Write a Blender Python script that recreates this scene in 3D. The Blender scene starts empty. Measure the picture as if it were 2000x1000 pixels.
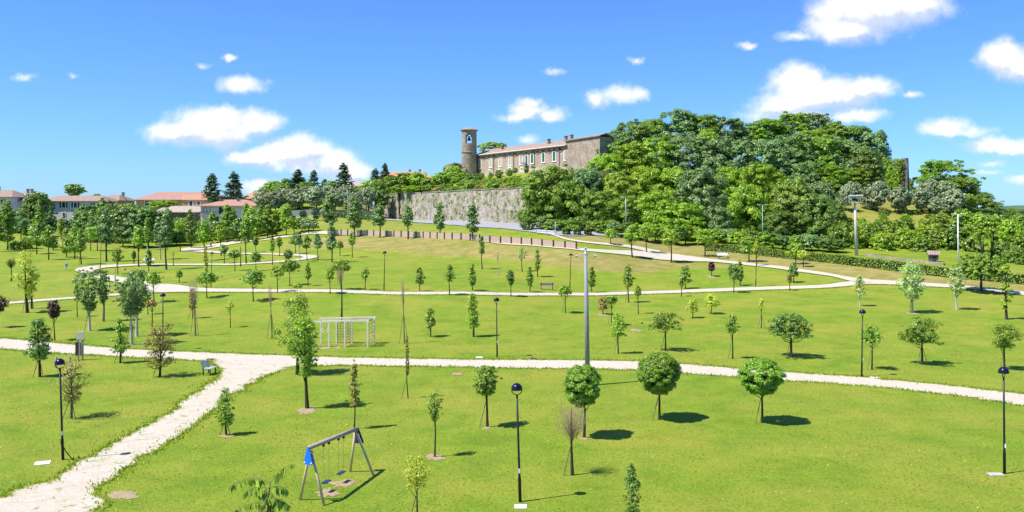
import bpy, math
import numpy as np
from mathutils import Vector, Matrix
R = math.radians
SC = bpy.context.scene
COL = SC.collection
# ---------------------------------------------------------------- camera, sky, sun, exposure
F = 1730.0; CH = 11.2; HZ = 412.0           # focal length in photo pixels, eye height, horizon row
cam = bpy.data.cameras.new('camera'); camo = bpy.data.objects.new('camera', cam); COL.objects.link(camo)
camo.location = (0, 0, CH); camo.rotation_euler = (R(90), 0, 0)
cam.sensor_width = 36; cam.lens = 36 * F / 2000; cam.shift_y = -(500 - HZ) / 2000
cam.clip_start = 0.1; cam.clip_end = 20000
SC.camera = camo
SUN_EL = 58.0; SUN_AZ = math.degrees(math.atan2(-0.93, -0.37))
world = bpy.data.worlds.new('World'); SC.world = world; world.use_nodes = True
SC.view_settings.view_transform = 'Standard'; SC.view_settings.look = 'None'
SC.view_settings.exposure = 0.68; SC.view_settings.gamma = 1
sl = bpy.data.lights.new('sun', 'SUN'); sl.energy = 4.8; sl.angle = R(0.5); sl.color = (1, .955, .88)
so = bpy.data.objects.new('sun', sl); COL.objects.link(so)
tv = Vector((0.93, 0.37, -math.tan(R(SUN_EL)))); so.rotation_euler = tv.to_track_quat('-Z', 'Y').to_euler()
so.location = (-60, -20, 90)

def build_world():
    nt = world.node_tree; N = nt.nodes; L = nt.links
    for n in list(N): N.remove(n)
    out = N.new('ShaderNodeOutputWorld'); bg = N.new('ShaderNodeBackground'); bg.inputs[1].default_value = 0.104
    L.new(bg.outputs[0], out.inputs[0])
    sky = N.new('ShaderNodeTexSky'); sky.sky_type = 'NISHITA'; sky.sun_disc = False
    sky.sun_elevation = R(SUN_EL); sky.sun_rotation = R(SUN_AZ); sky.altitude = 150; sky.air_density = 1.0; sky.dust_density = 0.25; sky.ozone_density = 3.0
    def math_(op, a, b=None, c=None):
        n = N.new('ShaderNodeMath'); n.operation = op
        for i, v in enumerate((a, b, c)):
            if v is None: continue
            if isinstance(v, (int, float)): n.inputs[i].default_value = v
            else: L.new(v, n.inputs[i])
        return n.outputs[0]
    def vmath(op, a, b=None, c=None):
        n = N.new('ShaderNodeVectorMath'); n.operation = op
        for i, v in enumerate((a, b, c)):
            if v is None: continue
            if isinstance(v, tuple): n.inputs[i].default_value = v
            else: L.new(v, n.inputs[i])
        return n.outputs[1] if op == 'LENGTH' else n.outputs[0]
    tc = N.new('ShaderNodeTexCoord'); sep = N.new('ShaderNodeSeparateXYZ'); L.new(tc.outputs['Generated'], sep.inputs[0])
    dy = math_('MAXIMUM', sep.outputs[1], 0.05)
    u = math_('DIVIDE', sep.outputs[0], dy); v = math_('DIVIDE', sep.outputs[2], dy)
    cmb = N.new('ShaderNodeCombineXYZ'); L.new(u, cmb.inputs[0]); L.new(v, cmb.inputs[1]); P = cmb.outputs[0]
    nz = N.new('ShaderNodeTexNoise'); nz.inputs['Scale'].default_value = 26; nz.inputs['Detail'].default_value = 9; nz.inputs['Roughness'].default_value = .62
    L.new(P, nz.inputs['Vector'])
    nz2 = N.new('ShaderNodeTexNoise'); nz2.inputs['Scale'].default_value = 55; nz2.inputs['Detail'].default_value = 6; nz2.inputs['Roughness'].default_value = .6
    L.new(P, nz2.inputs['Vector'])
    warp = vmath('MULTIPLY_ADD', vmath('SUBTRACT', nz2.outputs['Color'], (.5, .5, .5)), (.022, .014, 0), P)
    # clouds: photo pixel centre, radii, strength  (turned into directions from the park)
    E = [(415, 250, 105, 42, 1), (345, 258, 70, 26, 1), (500, 240, 52, 30, .9), (430, 232, 60, 28, 1), (520, 238, 40, 18, .7),
         (580, 292, 70, 32, 1), (500, 306, 68, 22, .85), (650, 320, 60, 34, .9), (690, 335, 45, 22, .9), (600, 318, 90, 24, .7),
         (510, 365, 52, 20, .75), (476, 166, 50, 20, .8), (447, 114, 14, 6, .6), (1035, 218, 48, 20, .75), (1070, 224, 40, 15, .7), (1010, 230, 42, 12, .7), (1035, 202, 30, 13, .7),
         (1165, 193, 32, 24, .8), (1210, 184, 46, 22, .7), (1245, 182, 26, 15, .6), (1030, 272, 26, 14, .55), (1247, 117, 15, 8, .5), (1082, 140, 22, 7, .42),
         (1700, 18, 120, 52, 1.05), (1660, 55, 95, 34, .9), (1640, 20, 60, 40, .9), (1790, 15, 75, 40, .9), (1560, 70, 60, 12, .5), (1462, 90, 22, 10, .62),
         (1560, 160, 62, 40, 1), (1600, 185, 115, 36, 1), (1530, 205, 75, 30, .9), (1690, 172, 60, 26, .9), (1660, 225, 80, 20, .75), (1560, 228, 110, 18, .8),
         (1960, 112, 55, 36, .95), (1990, 130, 60, 34, .9), (1782, 184, 18, 8, .5), (1845, 250, 62, 22, .85), (1890, 258, 55, 14, .6), (1935, 282, 62, 17, .75), (1985, 288, 50, 18, .75),
         (1940, 318, 40, 8, .42), (1992, 352, 30, 10, .6), (1930, 335, 28, 7, .38), (392, 130, 16, 7, .38), (142, 148, 12, 6, .38), (50, 150, 26, 8, .38), (55, 148, 12, 6, .3),
         (-150, 210, 120, 40, .9), (-420, 120, 150, 60, 1), (2200, 200, 130, 50, 1), (2450, 60, 160, 60, 1), (900, -160, 170, 50, .9), (300, -220, 160, 50, .9), (1500, -260, 190, 60, 1)]
    def field(Pt):
        acc = None
        for (cx, cy, rx, ry, s) in E:
            x = (cx - 1000) / F; y = (HZ - cy) / F
            a, b = F / (rx * 1.28), F / (ry * 1.28)
            ln = vmath('LENGTH', vmath('MULTIPLY_ADD', Pt, (a, b, 0), (-x * a, -y * b, 0)))
            f = math_('MULTIPLY_ADD', ln, -s, s)
            acc = f if acc is None else math_('SMOOTH_MAX', acc, f, .12)
        return acc
    D = field(warp)
    dn = math_('ADD', D, math_('MULTIPLY_ADD', nz.outputs[0], 0.85, -0.47))
    mr = N.new('ShaderNodeMapRange'); mr.interpolation_type = 'SMOOTHSTEP'; L.new(dn, mr.inputs[0]); mr.inputs[1].default_value = -0.02; mr.inputs[2].default_value = .6
    front = math_('GREATER_THAN', sep.outputs[1], 0.06)
    fac = math_('MULTIPLY', math_('MULTIPLY', mr.outputs[0], front), .96)
    # how much cloud lies above-left of this direction: thicker cloud reads greyer underneath
    nz3 = N.new('ShaderNodeTexNoise'); nz3.inputs['Scale'].default_value = 22; nz3.inputs['Detail'].default_value = 5
    L.new(vmath('ADD', P, (-.012, .016, 0)), nz3.inputs['Vector'])
    sh = math_('SUBTRACT', nz3.outputs[0], nz.outputs[0])
    Dup = field(vmath('ADD', warp, (-.004, .014, 0)))
    mr2 = N.new('ShaderNodeMapRange'); L.new(math_('ADD', math_('MULTIPLY', sh, 1.3), math_('MULTIPLY', math_('SUBTRACT', Dup, D), 1.0)), mr2.inputs[0]); mr2.inputs[1].default_value = -.08; mr2.inputs[2].default_value = .26
    cr = N.new('ShaderNodeMix'); cr.data_type = 'RGBA'; L.new(mr2.outputs[0], cr.inputs[0]); cr.inputs[6].default_value = (6.7, 6.8, 7.0, 1); cr.inputs[7].default_value = (4.3, 4.75, 5.9, 1)
    tint = N.new('ShaderNodeMix'); tint.data_type = 'RGBA'; tint.blend_type = 'MULTIPLY'; tint.inputs[0].default_value = 1; L.new(sky.outputs[0], tint.inputs[6]); tint.inputs[7].default_value = (.425, .71, 1.18, 1)
    mx = N.new('ShaderNodeMix'); mx.data_type = 'RGBA'; L.new(fac, mx.inputs[0]); L.new(tint.outputs[2], mx.inputs[6]); L.new(cr.outputs[2], mx.inputs[7])
    L.new(mx.outputs[2], bg.inputs[0])
    world.cycles.sampling_method = 'MANUAL'; world.cycles.sample_map_resolution = 512
build_world()

# ---------------------------------------------------------------- helpers
def tag(o, label=None, cat=None, group=None, kind=None):
    if label: o['label'] = label
    if cat: o['category'] = cat
    if group: o['group'] = group
    if kind: o['kind'] = kind
    return o
def empty(name, loc, rz=0):
    o = bpy.data.objects.new(name, None); o.location = loc; o.rotation_euler = (0, 0, rz); o.empty_display_size = .3
    COL.objects.link(o); return o
def link(name, me, parent=None, loc=None):
    o = bpy.data.objects.new(name, me); COL.objects.link(o)
    if parent: o.parent = parent
    if loc is not None: o.location = loc
    return o
class MB:
    def __init__(s): s.v = []; s.f = []
    def add(s, vs, fs):
        b = len(s.v); s.v += [tuple(map(float, p)) for p in vs]; s.f += [tuple(i + b for i in q) for q in fs]; return s
    def box(s, c, d, rot=None):
        x, y, z = d[0] / 2, d[1] / 2, d[2] / 2
        vs = [Vector((i * x, j * y, k * z)) for k in (-1, 1) for j in (-1, 1) for i in (-1, 1)]
        if rot is not None: vs = [rot @ p for p in vs]
        c = Vector(c); return s.add([p + c for p in vs], [(0, 2, 3, 1), (4, 5, 7, 6), (0, 1, 5, 4), (2, 6, 7, 3), (0, 4, 6, 2), (1, 3, 7, 5)])
    def tube(s, pts, rs, n=6, cap=True):
        pts = [Vector(p) for p in pts]; rings = []
        if isinstance(rs, (int, float)): rs = [rs] * len(pts)
        b = len(s.v); up = None
        for i, p in enumerate(pts):
            d = (pts[min(i + 1, len(pts) - 1)] - pts[max(i - 1, 0)])
            d = d.normalized() if d.length > 1e-9 else Vector((0, 0, 1))
            if up is None: a = d.orthogonal().normalized()
            else: a = (up - d * up.dot(d)); a = a.normalized() if a.length > 1e-6 else d.orthogonal().normalized()
            up = a; bb = d.cross(a)
            for k in range(n):
                t = 2 * math.pi * k / n; s.v.append(tuple(p + (a * math.cos(t) + bb * math.sin(t)) * rs[i]))
        for i in range(len(pts) - 1):
            for k in range(n):
                k2 = (k + 1) % n; s.f.append((b + i * n + k, b + i * n + k2, b + (i + 1) * n + k2, b + (i + 1) * n + k))
        if cap: s.f.append(tuple(b + k for k in range(n))[::-1]); s.f.append(tuple(b + (len(pts) - 1) * n + k for k in range(n)))
        return s
    def lathe(s, prof, n=16, c=(0, 0, 0)):
        b = len(s.v)
        for (r, z) in prof:
            for k in range(n):
                t = 2 * math.pi * k / n; s.v.append((c[0] + r * math.cos(t), c[1] + r * math.sin(t), c[2] + z))
        for i in range(len(prof) - 1):
            for k in range(n):
                k2 = (k + 1) % n; s.f.append((b + i * n + k, b + i * n + k2, b + (i + 1) * n + k2, b + (i + 1) * n + k))
        return s
    def build(s, name, mat, parent=None, smooth=False, loc=None):
        me = bpy.data.meshes.new(name); me.from_pydata(s.v, [], s.f); me.materials.append(mat); me.update()
        if smooth: me.polygons.foreach_set('use_smooth', [True] * len(me.polygons))
        return link(name, me, parent, loc)
def quadmesh(name, V, mat, v=None):
    n = len(V) // 4; me = bpy.data.meshes.new(name)
    me.vertices.add(4 * n); me.vertices.foreach_set('co', np.asarray(V, np.float32).ravel())
    me.loops.add(4 * n); me.loops.foreach_set('vertex_index', np.arange(4 * n, dtype=np.int32))
    me.polygons.add(n); me.polygons.foreach_set('loop_start', np.arange(0, 4 * n, 4, dtype=np.int32))
    me.update(calc_edges=True)
    if v is not None:
        a = me.attributes.new('v', 'FLOAT', 'FACE'); a.data.foreach_set('value', np.asarray(v, np.float32))
    me.materials.append(mat); return me

# ---------------------------------------------------------------- materials
class NT:
    def __init__(s, name):
        s.m = bpy.data.materials.new(name); s.m.use_nodes = True; s.t = s.m.node_tree; s.N = s.t.nodes; s.L = s.t.links
        s.b = s.N['Principled BSDF']; s.tc = s.N.new('ShaderNodeTexCoord')
        s.b.inputs['Specular IOR Level'].default_value = .25
    def noise(s, scale, detail=4, rough=.55, vec=None, dist=0):
        n = s.N.new('ShaderNodeTexNoise'); n.inputs['Scale'].default_value = scale; n.inputs['Detail'].default_value = detail; n.inputs['Roughness'].default_value = rough; n.inputs['Distortion'].default_value = dist
        s.L.new(vec if vec else s.tc.outputs['Object'], n.inputs['Vector']); return n.outputs[0]
    def ramp(s, fac, stops):
        n = s.N.new('ShaderNodeValToRGB'); cr = n.color_ramp
        while len(cr.elements) < len(stops): cr.elements.new(.5)
        for e, (p, c) in zip(cr.elements, stops): e.position = p; e.color = (*c, 1) if len(c) == 3 else c
        s.L.new(fac, n.inputs[0]); return n.outputs[0]
    def mix(s, fac, a, b, mode='MIX'):
        n = s.N.new('ShaderNodeMix'); n.data_type = 'RGBA'; n.blend_type = mode
        for i, v in ((0, fac), (6, a), (7, b)):
            if isinstance(v, (int, float)): n.inputs[i].default_value = v
            elif isinstance(v, tuple): n.inputs[i].default_value = (*v, 1)
            else: s.L.new(v, n.inputs[i])
        return n.outputs[2]
    def math(s, op, a, b=0.0, c=None):
        n = s.N.new('ShaderNodeMath'); n.operation = op
        for i, v in enumerate((a, b, c)):
            if v is None: continue
            if isinstance(v, (int, float)): n.inputs[i].default_value = v
            else: s.L.new(v, n.inputs[i])
        return n.outputs[0]
    def bump(s, h, strength=.5, dist=.05):
        n = s.N.new('ShaderNodeBump'); n.inputs['Strength'].default_value = strength; n.inputs['Distance'].default_value = dist
        s.L.new(h, n.inputs['Height']); s.L.new(n.outputs[0], s.b.inputs['Normal'])
    def attr(s, name):
        n = s.N.new('ShaderNodeAttribute'); n.attribute_name = name; return n.outputs['Fac']
    def done(s, col, rough=.85):
        if isinstance(col, tuple): s.b.inputs['Base Color'].default_value = (*col, 1)
        else: s.L.new(col, s.b.inputs['Base Color'])
        s.b.inputs['Roughness'].default_value = rough; return s.m
def leafmat(name, a, b, tr=.3, rough=.42):
    t = NT(name); oi = t.N.new('ShaderNodeObjectInfo')
    col = t.mix(t.attr('v'), a, b)
    hs = t.N.new('ShaderNodeHueSaturation'); t.L.new(col, hs.inputs['Color'])
    t.L.new(t.math('MULTIPLY_ADD', oi.outputs['Random'], .016, .492), hs.inputs['Hue']); t.L.new(t.math('MULTIPLY_ADD', oi.outputs['Random'], .28, .88), hs.inputs['Value'])
    t.done(hs.outputs[0], rough); t.b.inputs['Specular IOR Level'].default_value = .45
    tl = t.N.new('ShaderNodeBsdfTranslucent'); g = t.mix(1.0, hs.outputs[0], (1.25, 1.35, .5), 'MULTIPLY'); t.L.new(g, tl.inputs[0])
    ms = t.N.new('ShaderNodeMixShader'); ms.inputs[0].default_value = tr; t.L.new(t.b.outputs[0], ms.inputs[1]); t.L.new(tl.outputs[0], ms.inputs[2])
    t.L.new(ms.outputs[0], t.N['Material Output'].inputs[0]); return t.m
def plain(name, col, rough=.6, metal=0, var=.15, scale=8):
    t = NT(name); n = t.noise(scale, 4)
    c = t.ramp(n, [(.25, tuple(x * (1 - var) for x in col)), (.75, tuple(min(1, x * (1 + var)) for x in col))])
    t.b.inputs['Metallic'].default_value = metal; return t.done(c, rough)
LM = {
 'green': leafmat('leaf_green', (.065, .145, .010), (.37, .54, .045), .28),
 'bright': leafmat('leaf_bright', (.11, .22, .010), (.48, .66, .045), .32),
 'yellow': leafmat('leaf_yellow', (.28, .36, .02), (.70, .74, .09), .36),
 'dark': leafmat('leaf_dark', (.035, .09, .012), (.25, .40, .045), .22),
 'blue': leafmat('leaf_bluish', (.05, .125, .028), (.34, .50, .15), .2),
 'olive': leafmat('leaf_olive', (.11, .16, .065), (.44, .51, .27), .18),
 'red': leafmat('leaf_purple', (.028, .012, .014), (.14, .048, .038), .2),
 'brown': leafmat('leaf_bronze', (.12, .11, .018), (.50, .42, .10), .28),
 'pine': leafmat('needle_dark', (.02, .055, .02), (.11, .21, .075), .08),
 'pale': leafmat('leaf_pale', (.20, .31, .07), (.58, .68, .26), .32),
 'ball': leafmat('leaf_maple', (.06, .15, .008), (.33, .54, .028), .26),
 'poplar': leafmat('leaf_poplar', (.045, .115, .020), (.31, .46, .095), .22),
 'twig': plain('bark_twig', (.34, .25, .15), .9), 'autumn': leafmat('leaf_russet', (.18, .09, .022), (.50, .30, .10), .28),
}
BARK = plain('bark_brown', (.055, .042, .03), .95, 0, .35, 12)
BARKL = plain('bark_pale', (.42, .40, .35), .9, 0, .3, 10)
BARKG = plain('bark_grey', (.16, .13, .10), .9, 0, .3, 12)
STAKE = plain('stake_wood', (.20, .15, .09), .9, 0, .25, 12)

# ---------------------------------------------------------------- terrain
COLS = {  # photo column : (distance, ground height)
 -500: [(110, .8), (150, 1.4), (200, 2.8), (230, 4.5), (245, 6.2), (260, 7.5), (320, 8), (450, 8)],
 0:    [(110, 1.0), (150, 1.6), (200, 3.1), (230, 4.8), (245, 6.5), (260, 8), (320, 8.5), (450, 9)],
 250:  [(110, 1.1), (150, 1.7), (200, 3.1), (228, 4.6), (245, 6.5), (262, 8), (320, 9.5), (450, 9.5)],
 400:  [(110, 1.2), (150, 1.9), (190, 3.0), (215, 3.8), (235, 5.5), (260, 8), (320, 11), (450, 12)],
 550:  [(105, 1.8), (150, 3.0), (175, 4.0), (195, 5.2), (215, 7), (235, 9.5), (260, 14), (290, 17), (450, 18)],
 640:  [(103, 2), (150, 3.4), (170, 4.4), (190, 6), (200, 6.6), (215, 8.0), (235, 9.4), (250, 13), (270, 17), (300, 19.5), (450, 20)],
 760:  [(103, 2), (150, 3.6), (162, 4.8), (175, 6.1), (190, 7), (215, 8.2), (250, 8.8), (300, 9), (450, 9)],
 900:  [(104, 1.9), (146, 3.4), (156, 6.0), (166, 6.6), (185, 8.3), (220, 8.8), (300, 9), (450, 9)],
 1020: [(108, 1.6), (135, 3.1), (147, 5.4), (158, 6.2), (172, 8.2), (200, 9), (300, 9), (450, 9)],
 1150: [(115, 1.2), (128, 3.4), (140, 5), (155, 6.3), (172, 8), (190, 10), (215, 17), (240, 22), (450, 24)],
 1300: [(115, 1.2), (128, 2.6), (150, 4.0), (165, 5.2), (180, 8), (205, 15), (235, 22), (450, 24)],
 1500: [(114, 1.4), (130, 2.8), (150, 3.8), (162, 5), (185, 11), (210, 17), (240, 22), (450, 22)],
 1660: [(108, 1.2), (118, 2.0), (130, 3.5), (150, 3.8), (165, 5), (178, 8.5), (200, 14.3), (215, 17), (240, 18.5), (450, 18)],
 1850: [(108, 1.1), (118, 2.2), (128, 3.2), (150, 3.4), (165, 5), (178, 8), (200, 12.8), (215, 14.3), (250, 13), (450, 6)],
 2000: [(108, 1.1), (118, 2.2), (126, 3.0), (150, 3.2), (170, 5), (190, 7), (215, 8), (250, 7), (450, 3)],
 2500: [(108, 1.1), (118, 2.0), (126, 2.8), (150, 3.0), (170, 4), (190, 4.5), (215, 5), (250, 4), (450, 0)]}
_yg = np.arange(0, 1001, 1.0); _ug = np.arange(-500, 2501, 10.0)
def _table():
    ks = sorted(COLS); rows = []
    for k in ks:
        p = [(0, 0), (60, 0), (78, .15)] + COLS[k] + [(800, 0), (1000, 0)]
        rows.append(np.interp(_yg, [a for a, _ in p], [b for _, b in p]))
    rows = np.array(rows)
    T = np.array([np.interp(_ug, ks, rows[:, j]) for j in range(len(_yg))]).T
    g = np.exp(-.5 * (np.arange(-9, 10) / 3.0) ** 2); g /= g.sum()
    T = np.array([np.convolve(np.pad(r, 9, 'edge'), g, 'valid') for r in T])
    g = np.exp(-.5 * (np.arange(-6, 7) / 2.5) ** 2); g /= g.sum()
    return np.array([np.convolve(np.pad(r, 6, 'edge'), g, 'valid') for r in T.T]).T
_T = _table()
WA = np.array([-37.0, 258.0]); WB = np.array([3.6, 184.0]); WL = np.linalg.norm(WB - WA); WD = (WB - WA) / WL; WN = np.array([-WD[1], WD[0]])
def sst(x, a, b):
    t = np.clip((x - a) / (b - a), 0, 1); return t * t * (3 - 2 * t)
def TZ(X, Y):
    X = np.asarray(X, float); Y = np.asarray(Y, float)
    u = np.clip(1000 + F * X / np.maximum(Y, 40), -499.9, 2499.9); yy = np.clip(Y, 0, 999.9)
    a = (u + 500) / 10; ia = np.floor(a).astype(int); fa = a - ia; ib = np.floor(yy).astype(int); fb = yy - ib
    z = (_T[ia, ib] * (1 - fa) + _T[ia + 1, ib] * fa) * (1 - fb) + (_T[ia, ib + 1] * (1 - fa) + _T[ia + 1, ib + 1] * fa) * fb
    rx, ry = X - WA[0], Y - WA[1]; d = rx * WN[0] + ry * WN[1]; s = rx * WD[0] + ry * WD[1]
    lim = WL - .5 * np.clip(d - 4, 0, 200); out = np.maximum(np.maximum(-s, s - lim), 0)
    wd = 0.9 + out * .9
    ter = 15.2 + 6.4 * sst(d, 9, 30)
    w = sst(d, .3, .3 + wd) * np.where(s > lim - 1e-6, sst(-out, -11, -1), sst(-out, -40, -2)) * sst(-d, -72, -50)
    return z * (1 - w) + np.maximum(z, ter) * w
def G(px, py, y0=8.0, y1=700.0):
    Y = np.arange(y0, y1, .4); X = (px - 1000) / F * Y; zr = CH - (py - HZ) / F * Y
    h = TZ(X, Y) - zr; i = np.argmax(h > 0)
    if not (h > 0).any(): i = len(Y) - 1
    if i == 0: return float(X[0]), float(Y[0]), float(TZ(X[0], Y[0]))
    t = -h[i - 1] / (h[i] - h[i - 1]) if h[i] != h[i - 1] else 0
    y = Y[i - 1] + t * .4; x = (px - 1000) / F * y
    return float(x), float(y), float(TZ(x, y))
def at(px, py, Y): return Vector(((px - 1000) / F * Y, Y, CH - (py - HZ) / F * Y))

# cheap value noise for geometry
_rs = np.random.RandomState(5); _NT = _rs.rand(64, 64)
def vn(x, y, f=1.0):
    x = np.asarray(x, float) * f; y = np.asarray(y, float) * f
    i = np.floor(x).astype(int); j = np.floor(y).astype(int); a = x - i; b = y - j; a = a * a * (3 - 2 * a); b = b * b * (3 - 2 * b)
    g = lambda p, q: _NT[p % 64, q % 64]
    return (g(i, j) * (1 - a) + g(i + 1, j) * a) * (1 - b) + (g(i, j + 1) * (1 - a) + g(i + 1, j + 1) * a) * b
def inpoly(px, py, poly):
    r = np.zeros(px.shape, bool); n = len(poly)
    for i in range(n):
        x0, y0 = poly[i]; x1, y1 = poly[(i + 1) % n]
        c = ((y0 > py) != (y1 > py)) & (px < (x1 - x0) * (py - y0) / ((y1 - y0) or 1e-9) + x0); r ^= c
    return r
DRY = [  # outline in photo columns/rows, nearest, farthest distance, how dry
 ([(590, 470), (640, 461), (800, 463), (900, 469), (1000, 479), (1130, 491), (1240, 502), (1330, 512), (1460, 520), (1400, 524), (1330, 522), (1260, 534), (1130, 527), (1000, 507), (900, 502), (800, 496), (700, 487), (640, 480), (600, 478)], 100, 215, 1.0),
 ([(520, 478), (600, 463), (640, 470), (650, 486), (600, 488), (540, 490)], 100, 230, .55),
 ([(1110, 458), (1170, 460), (1300, 470), (1400, 482), (1660, 505), (1800, 520), (2100, 548), (2400, 560), (2400, 600), (2100, 585), (1850, 562), (1700, 549), (1600, 532), (1500, 516), (1400, 507), (1300, 497), (1180, 478), (1090, 463)], 100, 175, 1.0),
 ([(1600, 360), (1700, 380), (1850, 400), (1930, 420), (1930, 452), (1800, 448), (1650, 450), (1560, 470), (1540, 440)], 150, 225, .68),
 ([(600, 398), (700, 400), (760, 430), (830, 438), (930, 450), (1080, 465), (1110, 480), (900, 462), (700, 455), (600, 447), (540, 440)], 150, 260, .5),
 ([(90, 455), (260, 452), (300, 475), (220, 482), (100, 478)], 190, 260, .6),
 ([(205, 522), (300, 520), (300, 535), (240, 540), (205, 532)], 90, 200, .35),
 ([(1180, 566), (1290, 562), (1300, 570), (1180, 574)], 90, 140, .7),
]
def dryness(X, Y, Z):
    px = 1000 + F * X / Y; py = HZ + (CH - Z) * F / Y; d = np.zeros_like(X)
    rs = np.random.RandomState(2)
    for poly, ya, yb, s in DRY:
        m = np.zeros_like(X)
        for k in range(10):
            jx, jy = rs.uniform(-16, 16), rs.uniform(-3, 3); m += inpoly(px + jx, py + jy, poly)
        m = m / 10 * ((Y > ya) & (Y < yb)); d = np.maximum(d, m * s)
    return d
def ground_mat():
    t = NT('grass_ground'); g = t.N.new('ShaderNodeNewGeometry'); P = g.outputs['Position']
    big = t.noise(.05, 4, .6, P); mid = t.noise(.45, 5, .65, P); fine = t.noise(7, 5, .75, P); ff = t.noise(26, 3, .8, P)
    base = t.ramp(mid, [(.3, (.120, .200, .008)), (.5, (.165, .250, .011)), (.72, (.225, .292, .020))])
    b2 = t.ramp(t.noise(.13, 6, .7, P), [(.42, (0, 0, 0)), (.66, (1, 1, 1))]); b3 = t.ramp(t.noise(.28, 5, .7, P, 1.2), [(.58, (0, 0, 0)), (.72, (1, 1, 1))])
    base = t.mix(t.math('MULTIPLY', b2, .75), base, (.30, .285, .035)); base = t.mix(t.math('MULTIPLY', b3, .55), base, (.085, .19, .010))
    sp2 = t.ramp(t.noise(1.1, 6, .75, P, .5), [(.64, (0, 0, 0)), (.76, (1, 1, 1))]); base = t.mix(t.math('MULTIPLY', sp2, .62), base, (.32, .26, .07))
    sp = t.ramp(t.math('ADD', t.math('MULTIPLY', fine, .62), t.math('MULTIPLY', ff, .38)), [(.36, (.55, .60, .5)), (.5, (1, 1, 1)), (.64, (1.32, 1.26, 1.4))])
    base = t.mix(1.0, base, sp, 'MULTIPLY')
    dc = t.ramp(mid, [(.3, (.17, .19, .030)), (.5, (.275, .235, .060)), (.68, (.37, .275, .11))])
    dc = t.mix(1.0, dc, sp, 'MULTIPLY')
    d = t.attr('dry'); dm = t.math('ADD', d, t.math('MULTIPLY', t.math('SUBTRACT', t.noise(.9, 5, .7, P), .5), t.math('MULTIPLY', d, 1.6)))
    mr = t.N.new('ShaderNodeMapRange'); mr.interpolation_type = 'SMOOTHSTEP'; t.L.new(dm, mr.inputs[0]); mr.inputs[1].default_value = .16; mr.inputs[2].default_value = 1.12
    col = t.mix(mr.outputs[0], base, dc)
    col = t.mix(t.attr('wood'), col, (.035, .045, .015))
    t.bump(t.math('ADD', fine, ff), .55, .10)
    return t.done(col, .95)
def axis(a, b, step, far):
    c = list(np.arange(a, b + .01, step)); s = step; x = b
    while x < far: s *= 1.35; x += s; c.append(x)
    s = step; x = a; pre = []
    while x > -far: s *= 1.35; x -= s; pre.append(x)
    return np.array(pre[::-1] + c)
def ground():
    xs = axis(-165, 165, 1.0, 7000); ys = axis(-10, 330, 1.0, 7000)
    X, Y = np.meshgrid(xs, ys); Z = TZ(X, Y)
    ru = (vn(X, Y, .11) - .5) * .35 + (vn(X, Y, .4) - .5) * .10
    Z = Z + ru * sst(np.abs(Y), 120, 200) * 1.2
    nx, ny = len(xs), len(ys); V = np.stack([X, Y, Z], -1).reshape(-1, 3)
    ii = (np.arange(ny - 1)[:, None] * nx + np.arange(nx - 1)[None]).ravel()
    Fq = np.stack([ii, ii + 1, ii + nx + 1, ii + nx], -1)
    me = bpy.data.meshes.new('ground'); me.vertices.add(len(V)); me.vertices.foreach_set('co', V.astype(np.float32).ravel())
    me.loops.add(Fq.size); me.loops.foreach_set('vertex_index', Fq.astype(np.int32).ravel()); me.polygons.add(len(Fq)); me.polygons.foreach_set('loop_start', np.arange(0, Fq.size, 4, dtype=np.int32)); me.update(calc_edges=True)
    me.polygons.foreach_set('use_smooth', [True] * len(Fq))
    Yc = np.maximum(Y, 5); dr = dryness(X.ravel(), Yc.ravel(), Z.ravel())
    a = me.attributes.new('dry', 'FLOAT', 'POINT'); a.data.foreach_set('value', dr.astype(np.float32))
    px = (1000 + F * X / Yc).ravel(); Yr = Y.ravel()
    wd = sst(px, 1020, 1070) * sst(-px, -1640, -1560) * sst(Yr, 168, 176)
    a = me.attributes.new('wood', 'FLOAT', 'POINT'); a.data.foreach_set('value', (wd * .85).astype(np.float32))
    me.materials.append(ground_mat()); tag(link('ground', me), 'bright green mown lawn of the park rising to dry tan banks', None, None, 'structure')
ground()
def hills():
    m = MB(); n = 160
    for row, (Y, sc) in enumerate(((2600, 0), (3000, .75), (3500, 1.0), (4200, .3))):
        for i in range(n + 1):
            px = -900 + 3800 * i / n; X = (px - 1000) / F * 3000
            py = 408 - 9 * vn(px, 3.3, .006) - 5 * vn(px, 8.1, .02)
            if 150 < px < 330: py -= 2
            m.v.append((X, Y, max(0, CH + (HZ - py) / F * 3000) * sc))
    for r in range(3):
        for i in range(n): a = r * (n + 1) + i; m.f.append((a, a + 1, a + n + 2, a + n + 1))
    t = NT('far_hill'); c = t.ramp(t.noise(.01, 6), [(.3, (.04, .09, .05)), (.7, (.10, .17, .08))])
    tag(m.build('hills', t.done(c, 1), smooth=True), 'low wooded hills on the far horizon', None, None, 'structure')
hills()

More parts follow.
